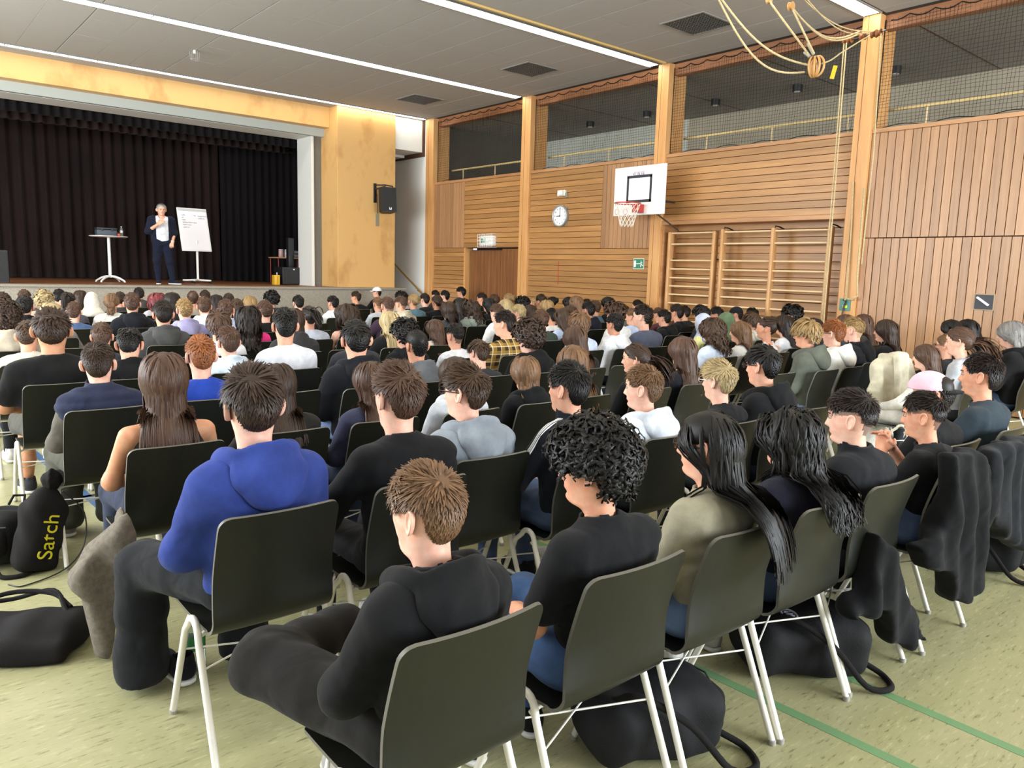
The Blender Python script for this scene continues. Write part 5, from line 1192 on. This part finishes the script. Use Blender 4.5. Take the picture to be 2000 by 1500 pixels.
# wall loudspeaker on the plywood pillar
c0 = atY(758, 392, 16.80); t = empty('wall_loudspeaker', (c0[0], 17.1, c0[2])); tag(t, 'black loudspeaker on a bracket on the plywood pillar', 'speaker')
hh_ = 23.5/1500*depth(c0); T = TM((0, -.30, 0), rx=math.radians(-6), rz=math.radians(-14))
MB().add([(-.20, -.17, -hh_), (.16, -.17, -hh_), (.16, -.17, hh_), (-.20, -.17, hh_), (-.12, .16, -hh_), (.10, .16, -hh_), (.10, .16, hh_), (-.12, .16, hh_), (-.24, -.02, -hh_), (-.24, -.02, hh_)], [(0, 1, 2, 3), (1, 5, 6, 2), (5, 4, 7, 6), (4, 8, 9, 7), (8, 0, 3, 9), (3, 2, 6, 7, 9), (0, 8, 4, 5, 1)], T=T).build('cabinet', m_black, t)
MB().bbox(-.19, .15, -.178, -.17, -hh_+.02, hh_-.02, .004, T=T).build('grille', mat('speaker_grille', '1f1f20'), t)
MB().add([(-.03, -.182, -hh_+.05), (-.012, -.182, -hh_+.05), (-.012, -.182, -hh_+.10), (-.03, -.182, -hh_+.11), (.012, -.182, -hh_+.05), (.03, -.182, -hh_+.05), (.03, -.182, -hh_+.11), (.012, -.182, -hh_+.10), (-.012, -.182, -hh_+.07), (.012, -.182, -hh_+.07)], [(0, 1, 2, 3), (4, 5, 6, 7), (1, 4, 9, 8)], T=T).build('logo', m_wht, t)
MB().bbox(-.24, -.16, -.02, .0, -.05, hh_+.12, .004).tube([(-.2, -.01, hh_+.08), (-.05, -.25, hh_+.08), (.14, -.28, hh_+.06), (.15, -.28, hh_-.02)], .016, 8).tube([(-.2, -.01, hh_-.02), (-.02, -.22, hh_+.06)], .012, 8).build('bracket', m_black, t, ang=50)
c1 = atY(737, 429, 17.09); o = empty('cover_plate', (c1[0], 17.1, c1[2])); tag(o, 'narrow grey cover plate below the wall loudspeaker', 'plate'); MB().bbox(-.045, .045, -.012, 0, -.16, .14, .003).build('plate', mat('plate_grey', '8d8570', .5), o)
MB().box(-.01, .01, -.008, -.001, .14, .62).build('cable_duct', mat('plate_grey', '8d8570'), o)
# ------------------------------------------------------------------ things on the right wall
XB = 10.72
tl, tr, br, bl = (atX(x, y, XB) for x, y in ((1202, 330), (1302, 318), (1299, 416), (1199, 424)))
y0, y1 = (br[1]+tr[1])/2, (bl[1]+tl[1])/2; z0, z1 = (bl[2]+br[2])/2, (tl[2]+tr[2])/2; yc = (y0+y1)/2; bw = (y1-y0)/2; bh = z1-z0
t = empty('basketball_hoop', (XB, yc, z0)); tag(t, 'white basketball backboard with red rim and net on the plank wall', 'basketball hoop')
bd = MB().bbox(-.012, .012, -bw, bw, 0, bh, .008).build('backboard', m_wht, t, ang=40)
sq = MB(); w_ = .29; zq = .22; s0 = .048
for a, b, c, d in ((-w_, w_, zq, zq+s0), (-w_, w_, zq+.43, zq+.43+s0), (-w_, -w_+s0, zq, zq+.46), (w_-s0, w_, zq, zq+.46)): sq.box(-.0145, -.012, a, b, c, d)
sq.build('target_square', mat('black_paint', '23262c', .5), bd)
tx = link('lettering', text_mesh('KÜBLER', .075), mat('blue_print', '3a3f7a', .5), bd); tx.matrix_local = TM((-.0135, .02, bh-.14), rx=math.radians(90), rz=math.radians(-90))
fr = MB()
for a, b, c, d in ((-.12, .16, bh-.105, bh-.098), (-.10, .14, bh-.185, bh-.178)): fr.box(-.0140, -.012, a, b, c, d)
fr.build('print_frame', mat('red_print', 'c46a72', .5), bd)
ck = MB(); 
for q in ((atX(1206, 414, XB)), (atX(1222, 414, XB))): ck.tube([(-.014, float(q[1])-yc+.05*math.cos(a), float(q[2])-z0+.05*math.sin(a)) for a in np.linspace(0, 6.28, 17)[:-1]], .004, 4, closed=True)
ck.build('sticker', mat('red_print', 'c46a72'), bd)
zr = float(atX(1226, 397, XB-.38)[2])-z0; yr = float(atX(1226, 397, XB-.38)[1])-yc; rr_ = .225; xr = -.38
m_red = mat('rim_red', 'b3352c', .35)
MB().tube([(xr+rr_*math.cos(a), yr+rr_*math.sin(a), zr) for a in np.linspace(0, 2*math.pi, 33)[:-1]], .011, 8, closed=True).build('rim', m_red, t, True)
MB().bbox(-.19, -.012, yr-.06, yr+.06, zr-.14, zr+.005, .004).build('rim_bracket', m_red, t)
g = MB(); n = 12
for k in range(n):
    for dr in (-1, 1):
        pts = []
        for i in range(7): u = i/6; a = 2*math.pi*(k+dr*i*.5)/n; r = rr_*(1-.50*u**.8); pts.append((xr+r*math.cos(a), yr+r*math.sin(a), zr-.40*u))
        g.tube(pts, .0045, 4, caps=False)
nn_ = g.build('net', mat('net_white', 'e4ddcf', .8), t); nn_['kind'] = 'stuff'
MB().tube([(.0, -.3, bh*.3), (.62, -.3, bh*.3)], .02, 8).tube([(.0, .3, bh*.3), (.62, .3, bh*.3)], .02, 8).tube([(0, .0, bh*.8), (.62, 0, bh*.7)], .02, 8).tube([(0, -.35, .05), (.6, -.45, -.25)], .014, 8).build('mount', mat('steel_dark', '5a5855'), t, ang=40)
# clock
cc = atX(1095, 422, 11.34); t = empty('wall_clock', (11.355, cc[1], cc[2])); tag(t, 'round wall clock showing nine on the plank wall', 'clock'); rc = .205; TX = TM(ry=math.radians(-90))
MB().lathe([(rc+.02, 0), (rc+.02, .05), (rc+.008, .06), (rc-.008, .052), (rc-.004, .03)], 40, T=TX, cap=False).build('rim', mat('clock_rim', '9a9d9c', .4, metal=.4), t, ang=40)
MB().lathe([(rc, .03), (rc, .038)], 40, T=TX).build('face', mat('clock_face', 'e4e8e8', .5), t, ang=40)
for k in range(12):
    a = k*math.pi/6; nt_ = text_mesh(str(12 if k == 0 else k), .042); o = link('numeral', nt_, m_black, t); o.matrix_local = TM((-.0395, -.155*math.sin(a), .155*math.cos(a)), rx=math.radians(90), rz=math.radians(-90))
hd = MB().box(-.044, -.041, -.004, .004, -.02, .15).build('minute_hand', m_black, t); hd.rotation_euler = (0, 0, 0)
hd = MB().box(-.047, -.044, -.006, .006, -.02, .10).build('hour_hand', m_black, t); hd.rotation_euler = (math.radians(-92), 0, 0)
MB().lathe([(.012, 0), (.012, .012)], 12, T=TM((-.04, 0, 0), ry=math.radians(-90))).build('hub', m_black, t)
g = MB()
for a in (.78, 2.36, 3.93, 5.5): g.bbox(-.02, 0, .235*math.cos(a)-.02, .235*math.cos(a)+.02, .235*math.sin(a)-.02, .235*math.sin(a)+.02, .004)
g.build('mounting_tab', mat('steel', '8a8a88', .4, metal=.5), t)
hd.rotation_euler = (math.radians(-92), 0, 0)
cc = atX(1096, 377, 11.3); t = empty('signal_horn', (11.36, cc[1], cc[2])); tag(t, 'small white signal horn on the wall above the clock', 'horn')
MB().bbox(-.06, 0, -.10, .12, -.06, .06, .008).build('housing', m_wht, t, ang=40); MB().bbox(-.13, -.05, -.09, .03, -.05, .05, .008).build('horn', m_wht, t, ang=40); MB().bbox(-.04, 0, -.15, -.10, -.10, .0, .004).build('bracket', mat('plate_grey', '8d8570'), t)
# caged emergency light above the door
cc = atX(949, 470, 11.25); t = empty('emergency_light', (11.36, cc[1], cc[2])); tag(t, 'caged white emergency exit light above the door', 'emergency light')
MB().bbox(-.10, 0, -.24, .24, -.115, .115, .006).build('housing', m_wht, t, ang=40); MB().bbox(-.104, -.10, .02, .20, -.06, .06, .002).build('pictogram_plate', mat('exit_pale', 'cfe6dc', .5), t)
g = MB().box(-.106, -.104, .11, .19, -.05, .05).box(-.106, -.104, .05, .09, -.05, .02).box(-.106, -.104, .04, .07, .03, .05); g.build('pictogram', mat('exit_green', '2f7d5c', .5), t)
g = MB()
for y in np.linspace(-.27, .27, 9): g.tube([(0, y, -.15), (-.15, y, -.15), (-.15, y, .15), (0, y, .15)], .005, 4)
for z in np.linspace(-.15, .15, 5): g.tube([(0, -.27, z), (-.15, -.27, z), (-.15, .27, z), (0, .27, z)], .005, 4)
g.build('cage', m_wht, t)
cc = atX(1247, 515, 11.35); t = empty('exit_sign', (11.357, cc[1], cc[2])); tag(t, 'small green exit sign with running figure beside the post', 'sign')
MB().bbox(-.008, 0, -.135, .135, -.10, .10, .003).build('border', m_wht, t); MB().box(-.010, -.008, -.125, .125, -.09, .09).build('panel', mat('exit_green', '2f7d5c'), t)
g = MB().box(-.0115, -.010, .06, .11, -.065, .06).box(-.0115, -.010, -.05, .06, -.006, .006)
g.tube([(-.0115, -.07, .045), (-.0115, -.072, .052)], .012, 8).tube([(-.011, -.068, .03), (-.011, -.075, -.01), (-.011, -.055, -.035), (-.011, -.06, -.06)], .008, 6).tube([(-.011, -.075, -.01), (-.011, -.095, -.03), (-.011, -.115, -.035)], .008, 6).tube([(-.011, -.07, .025), (-.011, -.045, .01)], .006, 6).tube([(-.011, -.07, .025), (-.011, -.10, .015)], .006, 6).build('running_figure', m_wht, t)
cc = atX(1922, 590, 11.36); t = empty('wall_hatch', (11.36, cc[1], cc[2])); tag(t, 'square black recessed handle plate with white lever in the plank wall', 'hatch')
MB().bbox(-.006, .02, -.125, .125, -.11, .11, .003).build('frame', mat('hatch_rim', '9a8468', .5), t); MB().bbox(-.010, .0, -.11, .11, -.095, .095, .003).build('plate', mat('hatch_black', '24262c', .5), t)
MB().bbox(-.022, .022, -.09, .09, -.013, .013, .006).build('lever', m_wht, t).matrix_local = TM((-.02, .01, .01))@TM(rx=math.radians(35))@TM(rz=math.radians(90))@TM(rz=math.radians(-90))
# wall bars
m_bar = mat('wallbar_wood', 'c99b68', .42, var=(3, 'b0814e', (3, 3, .5))); m_rung = mat('wallbar_rung', 'dbbd92', .4)
XR = 11.42
def wz(y): return float(atX(1316, 420+.2*y, XR)[2])
rz_ = [wz(178), wz(285), wz(443), wz(527), wz(612), wz(693), wz(775), wz(860)]
while rz_[-1] > .35: rz_.append(rz_[-1]-(rz_[-2]-rz_[-1]))
def uy(px, py): return float(atX(px, py, XR)[1])
ups = [uy(1311, 450), uy(1398, 446), uy(1414, 443), uy(1513, 439), uy(1624, 437)]
for i, grp in enumerate(([ups[0], ups[1]], [ups[2], ups[3], ups[4]])):
    t = empty('wall_bars', (XR, grp[-1], 0)); tag(t, ['narrow wooden wall bar unit next to the basketball hoop', 'double wooden wall bar unit next to the climbing ropes'][i], 'wall bars')
    for y in grp:
        MB().bbox(-.05, .07, y-grp[-1]-.028, y-grp[-1]+.028, 0, 2.50 if i == 0 else 2.53, .008).build('upright', m_bar, t, ang=40)
        MB().tube([(.0, y-grp[-1], 2.46), (0, y-grp[-1]-.02, 2.56), (.1, y-grp[-1]-.03, 2.55), (.24, y-grp[-1]-.03, 2.52)] if i else [(.05, y-grp[-1]-.03, 2.02), (.26, y-grp[-1]-.06, 2.0)], .013, 6).build('wall_bracket', m_black, t, ang=50)
    for a, b in zip(grp[:-1], grp[1:]):
        for z in rz_: MB().tube([(.0, a-grp[-1]-.02, z), (0, b-grp[-1]+.02, z)], .016, 8).build('rung', m_rung, t, ang=50)
# ropes, pulleys and rings
m_rope = mat('hemp_rope', 'c9b58c', .9, var=(60, 'a8946a'), bump=(120, .4)); m_ring = mat('ring_wood', 'b98a52', .4); m_pul = mat('pulley_wood', '7d4a26', .45)
def sag(a, b, d, n=14): a = np.array(a, float); b = np.array(b, float); return [tuple(a+(b-a)*i/n-np.array([0, 0, d*math.sin(math.pi*i/n)])) for i in range(n+1)]
RX = 9.0; rg = atX(1592, 127, RX)
pul = atX(1700, 68, 11.16)
t = empty('climbing_rope_rig', tuple(rg)); tag(t, 'gym rings and hemp ropes slung under the ceiling beside the post', 'gym rings'); o_ = np.array(rg)
def rp(pts, r=.011): return [tuple(np.array(p)-o_) for p in pts]
mpl = atX(1545, 12, RX-.3); far = atX(1400, -8, RX-.6); up2 = atX(1502, 2, RX-.2)
for a, b, d, r in ((far, atX(1572, 141, RX), .32, .013), (far+np.array([.02, -.02, 0]), atX(1582, 128, RX), .18, .013), (up2, atX(1582, 110, RX), .0, .013), (mpl, atX(1590, 105, RX), .0, .013), (atX(1604, 124, RX), atX(1640, 105, 9.6), .02, .009), (atX(1640, 105, 9.6), pul, .0, .009)): MB().tube(rp(sag(a, b, d)), r, 8).build('rope', m_rope, t, ang=60)
for dx in (0, .03): MB().tube(rp(sag(mpl+np.array([0, dx, dx]), atX(1678, 66, 11.12)+np.array([0, 0, dx]), .22)), .011, 8).build('rope', m_rope, t, ang=60)
for dx, px in ((0, 1566), (.02, 1574)): MB().tube(rp(sag(atX(px, -4, RX+.2), pul+np.array([0, -.05-dx, .04]), .13+dx*3)), .008, 8).build('rope', m_rope, t, ang=60)
for a, b in ((atX(1571, 102, RX), atX(1582, 111, RX)), (atX(1578, 85, RX), atX(1589, 106, RX))): MB().tube(rp(sag(a, b, 0, 4)), .020, 8).build('rope_splice', mat('splice_grey', '9a978a', .9, bump=(80, .5)), t, ang=60)
for k in range(4): MB().tube([(.09*math.sin(a)*math.cos(.5*k), -.02*k+.03+.09*math.sin(a)*math.sin(.5*k), .115*math.cos(a)-.02) for a in np.linspace(0, 2*math.pi, 21)[:-1]], .014, 8, closed=True).build('ring', m_ring, t, True)
for q, s_ in ((mpl, .05), (up2+np.array([0, 0, .0]), .035)):
    MB().lathe([(.02, -.02), (s_, -.025), (s_*.75, 0), (s_, .025), (.02, .02)], 16, T=TM(tuple(np.array(q)-o_), rx=math.radians(90))).build('pulley_wheel', m_ring, t, ang=50)
q = atX(1632, 128, 9.5)-o_; MB().box(-.002, .002, -.025, .025, -.16, .0, T=TM(tuple(q), rx=.2, rz=.4)).build('yellow_tag', mat('tag_yellow', 'e0b528', .5), t)
t = empty('pulley_block', tuple(pul)); tag(t, 'wooden pulleys with ropes running down the post', 'pulley'); o_ = np.array(pul)
MB().tube([(0, -.22, .02), (0, .42, -.02)], .012, 8).build('axle', mat('steel_dark', '5a5855'), t, ang=40)
for y in (-.12, -.05, .11, .30, .36): MB().lathe([(.02, -.03), (.055, -.032), (.035, 0), (.055, .032), (.02, .03)], 16, T=TM((0, y, 0), rx=math.radians(90))).build('pulley_wheel', m_pul, t, ang=50)
for y, dxx in ((.33, .0), (.365, .0)): MB().tube([(-.03, y, -.05), (-.03, y-.02, -2.0), (-.02, y-.02, -4.4)], .0105, 8).build('hanging_rope', m_rope, t, ang=60)
MB().tube([(-.02, -.16, -.02), (.03, -.19, -1.6), (.02, -.17, -3.2)], .011, 8).build('hanging_rope', m_rope, t, ang=60)
cc = atX(1650, 595, 11.29); t = empty('rope_cleat', (11.298, cc[1], cc[2])); tag(t, 'green metal rope cleat on the post with yellow sticker and looped rope', 'cleat')
MB().bbox(-.012, 0, -.085, .085, -.09, .09, .004).build('plate', mat('cleat_green', '4f7f74', .5), t); MB().box(-.014, -.012, -.04, .03, -.05, -.01).build('sticker', mat('sticker_yellow', 'd6e02c', .5), t)
MB().tube([(-.03, .0, .06), (-.05, -.03, .10), (-.04, -.02, .55), (-.03, -.0, 1.2), (-.03, .03, 1.8)], .012, 8).tube([(-.03, -.02, .09), (-.05, -.14, .085), (-.05, -.20, .14), (-.05, -.17, .42), (-.04, -.16, .9), (-.04, -.15, 1.7)], .016, 8).build('looped_rope', m_rope, t, ang=60); MB().tube([(-.03, .02, .07), (-.045, -.03, .05), (-.03, .0, -.02), (-.04, .02, -.2)], .012, 6).build('chain', mat('steel_dark', '5a5855'), t, ang=50)
MB().box(.003, .006, .0, .02, .06, 1.15).build('slot', m_black, t)
hk = atZ(380, 98, CZ); t = empty('ceiling_sensor', (hk[0], hk[1], CZ)); tag(t, 'small caged sensor on the ceiling above the audience', 'sensor'); MB().lathe([(.035, -.08), (.035, 0)], 14).build('housing', m_wht, t, ang=40); t.scale = (.75, .75, .75)
g = MB()
for a in range(6): g.tube([(.05*math.cos(a), .05*math.sin(a), 0), (.11*math.cos(a), .11*math.sin(a), -.05), (.10*math.cos(a), .10*math.sin(a), -.22)], .004, 4)
g.tube(arc((0, 0, -.22), .10, 0, 6.28, 16, 'xy')[:-1], .004, 4, closed=True).build('cage', mat('wire_grey', 'a8a8a4', .4), t)
# ------------------------------------------------------------------ bags, jackets and bottles among the chairs
m_bag = mat('bag_nylon', '17171a', .75, .3, bump=(250, .3), var=(9, '0f0f11')); m_bag2 = mat('bag_canvas', '1c1a1a', .9, .2, bump=(300, .4))
def backpack(loc, rz, ry, label, sz=1.):
    t = empty('backpack', loc, rz); tag(t, label, 'backpack', 'black backpacks under the chairs'); M_ = TM((0, 0, .0), rx=ry)
    f = wrinkle(U([rbox((0, 0, .13), (.16*sz, .24*sz, .12), .08), ell((0, -.05, .23), (.13*sz, .15*sz, .06)), ell((0, .17*sz, .13), (.14*sz, .10, .11))], .06), .009, 24, 6); f = cut(f, (0, 0, -1), -.008)
    link('main_bag', sdf_mesh('main_bag', f, (-.25, -.34, -.01), (.25, .36, .34), .016), m_bag, t)
    f = wrinkle(rbox((0, -.16*sz, .15), (.12*sz, .10, .09), .05), .006, 30, 3); link('front_pocket', sdf_mesh('front_pocket', f, (-.2, -.32, .03), (.2, -.02, .28), .012), m_bag2, t)
    for s in (-1, 1): MB().tube(cr([(s*.08, .18, .25), (s*.15, .12, .29), (s*.22, -.04, .20), (s*.26, -.18, .04), (s*.24, -.30, .016), (s*.13, -.33, .014), (s*.06, -.24, .06)]), .013, 8).build('strap', m_bag2, t, ang=60)
    MB().tube([(-.04, .22, .25), (-.03, .27, .29), (.03, .27, .29), (.04, .22, .25)], .008, 6).build('grab_handle', m_bag2, t, ang=60); MB().tube([(-.11, -.20, .245), (0, -.23, .25), (.11, -.20, .245)], .004, 5).build('zip', mat('zip_grey', '4a4a4c', .4), t)
    return t
backpack((2.08, 1.64, 0), 1.2, 0, 'black backpack lying under the second chair of the back row')
b2 = backpack((3.08, 1.62, 0), .95, 0, 'black backpack with round white print under the back row, right of centre', 1.1)
lg = MB().tube([(.045*math.cos(a), .03*math.sin(a), 0) for a in np.linspace(0, 6.28, 21)[:-1]], .004, 5, closed=True).tube([(-.02, -.015, 0), (-.02, .015, 0)], .004, 5).tube([(0, -.015, 0), (0, .015, 0), (.02, -.015, 0), (.02, .015, 0)], .004, 5).build('logo', mat('logo_white', 'c9c8e0', .6), b2); lg.matrix_local = TM((-.10, .10, .285))
backpack((5.12, 1.62, 0), .4, 0, 'black backpack on the floor near the right end of the back row'); backpack((.50, 5.05, 0), -.5, 0, 'black backpack on the floor at the left edge of the picture', .9)
# tote bag, drawstring bag
tg = empty('tote_bag', (.40, 3.82, 0), math.radians(-30)); tag(tg, 'flat black tote bag with long straps lying in the left aisle', 'bag')
f = cut(wrinkle(U([rbox((0, 0, .05), (.28, .20, .05), .04), ell((.14, .02, .08), (.16, .15, .075)), ell((-.16, 0, .05), (.16, .16, .05))], .06), .010, 22, 9), (0, 0, -1), -.004); link('bag_body', sdf_mesh('bag_body', f, (-.36, -.28, -.01), (.38, .28, .20), .010), m_bag2, tg)
for k in (0, 1): MB().tube(cr([(.20, .10-.05*k, .13), (.08, .20+.03*k, .16), (-.12, .24+.05*k, .15-.05*k), (-.30, .16+.05*k, .10), (-.36, .03, .06)]), .011, 6).build('strap', m_bag2, tg, ang=60)
dg = empty('drawstring_bag', (.60, 4.72, 0), math.radians(18)); tag(dg, 'black drawstring bag with yellow lettering leaning on the left aisle chair', 'bag')
T = TM(ry=math.radians(17), rx=math.radians(-6)); R3 = np.array(T)[:3, :3]
f = wrinkle(U([rbox(R3@np.array((0, 0, .20)), (.115, .085, .20), .07, R3), ell(R3@np.array((0, 0, .40)), (.07, .05, .07), R3)], .05), .007, 30, 12); f = cut(f, (0, 0, -1), -.004); link('bag_body', sdf_mesh('bag_body', f, (-.2, -.2, -.01), (.32, .2, .55), .009), m_bag2, dg)
f = U([caps(R3@np.array((0, 0, .44)), R3@np.array((.0, 0, .50)), .035, .065)], .02); link('gathered_top', sdf_mesh('gathered_top', wrinkle(f, .012, 90, 4, .1), (0, -.12, .36), (.3, .12, .58), .009), m_bag2, dg)
tx = link('lettering', text_mesh('Satch', .115), mat('print_yellow', 'd8cf2e', .6), dg); tx.matrix_local = T@TM((.0, -.0935, .20))@TM(rx=math.radians(90))@TM(rz=math.radians(90))@TM((0, 0, .0))
MB().tube(cr([(.14, -.08, .44), (.24, -.10, .30), (.22, -.12, .12), (.10, -.14, .02), (-.12, -.16, .005), (-.16, -.08, .005)]), .004, 6).build('cord', m_black, dg, ang=60)
# jackets hung over chairs
def drape(name, label, cat, fs, lo, hi, m, h=.012, amp=.010, fr=26, k=.04, seed=3):
    o = link(name, sdf_mesh(name, wrinkle(U(fs, k), amp, fr, seed, .35), lo, hi, h), m); return tag(o, label, cat)
def poly_drape(name, label, cat, px, Y, m, th=.045, seed=3, amp=.012, slope=.0):
    """cloth hanging in a thick fold; outline given on the upright plane at distance Y"""
    P2 = np.array([atY(x, y, Y) for x, y in px])[:, [0, 2]].astype(f32); n = len(P2)
    def f(P):
        q = P[:, [0, 2]]; d = np.full(len(q), 1e9, f32); ins = np.zeros(len(q), bool)
        for i in range(n):
            a, b_ = P2[i], P2[(i+1) % n]; e = b_-a; w = q-a; t = np.clip((w@e)/(e@e), 0, 1); d = np.minimum(d, np.sqrt(((w-t[:, None]*e)**2).sum(1)))
            c = (a[1] > q[:, 1]) != (b_[1] > q[:, 1]); xx = (b_[0]-a[0])*(q[:, 1]-a[1])/(b_[1]-a[1]+1e-9)+a[0]; ins ^= c & (q[:, 0] < xx)
        sd = np.where(ins, -d, d)+.03; yy = np.abs(P[:, 1]-Y-slope*(P[:, 2]-.5)+.018*np.sin(P[:, 0]*38+P[:, 2]*9))-th*.5; return np.sqrt(np.maximum(sd, 0)**2+np.maximum(yy, 0)**2)+np.minimum(np.maximum(sd, yy), 0)-.03
    lo = (P2[:, 0].min()-.05, Y-.16, max(P2[:, 1].min()-.05, .006)); hi = (P2[:, 0].max()+.05, Y+.16, P2[:, 1].max()+.05)
    o = link(name, sdf_mesh(name, cut(wrinkle(f, amp, 30, seed, .4), (0, 0, -1), -.008), lo, hi, .013), m); return tag(o, label, cat)
poly_drape('grey_coat', 'grey felt coat hanging off the chair beside the left aisle', 'coat', [(245, 1000), (215, 1030), (165, 1080), (130, 1120), (130, 1150), (160, 1170), (175, 1225), (185, 1275), (205, 1275), (222, 1200), (240, 1110), (262, 1040)], 3.50, mat('felt_grey', '837b70', .95, .1, bump=(300, .6), var=(40, '6e675d')), .07)
jb = cloth('15161a', 'j')
poly_drape('black_jacket', 'black jacket hung over the right side of a back row chair', 'jacket', [(1850, 885), (1890, 875), (1920, 900), (1925, 985), (1908, 1060), (1905, 1135), (1882, 1172), (1850, 1172), (1836, 1112), (1802, 1110), (1796, 1072), (1828, 1030), (1840, 960)], 1.30, jb, seed=5)
poly_drape('black_hoodie', 'black hoodie hanging off the side of a back row chair down to the floor', 'hoodie', [(1705, 1045), (1738, 1075), (1750, 1150), (1780, 1200), (1786, 1245), (1760, 1260), (1732, 1250), (1714, 1185), (1690, 1195), (1655, 1205), (1676, 1160), (1698, 1110)], 1.36, jb, seed=7)
poly_drape('dark_grey_jacket', 'dark grey and black jacket over the last back row chair', 'jacket', [(1925, 880), (1960, 862), (2030, 850), (2040, 1050), (1990, 1075), (1945, 1045), (1925, 1000), (1912, 950)], 1.30, cloth('2b2d33', 'j'), seed=8)
q = atY(1741, 700, 3.25); ce = chair(q[0], 3.45, -.12); tag(ce, 'black shell chair with a cream hoodie over its back, right block', 'chair', 'black shell chairs in rows')
poly_drape('cream_hoodie', 'cream hoodie draped over an empty chair in the right block', 'hoodie', [(1728, 694), (1758, 686), (1772, 698), (1780, 760), (1776, 812), (1745, 800), (1712, 808), (1706, 765), (1716, 715)], 3.14, cloth('d6cdb4', 'j'), .06, 2)
bottle((.97, 3.16, 0), 'clear plastic bottle with green label on the floor behind the blue hoodie chair', .26, '3f8a4a', 'e2efe8', .036, '3f8a4a')
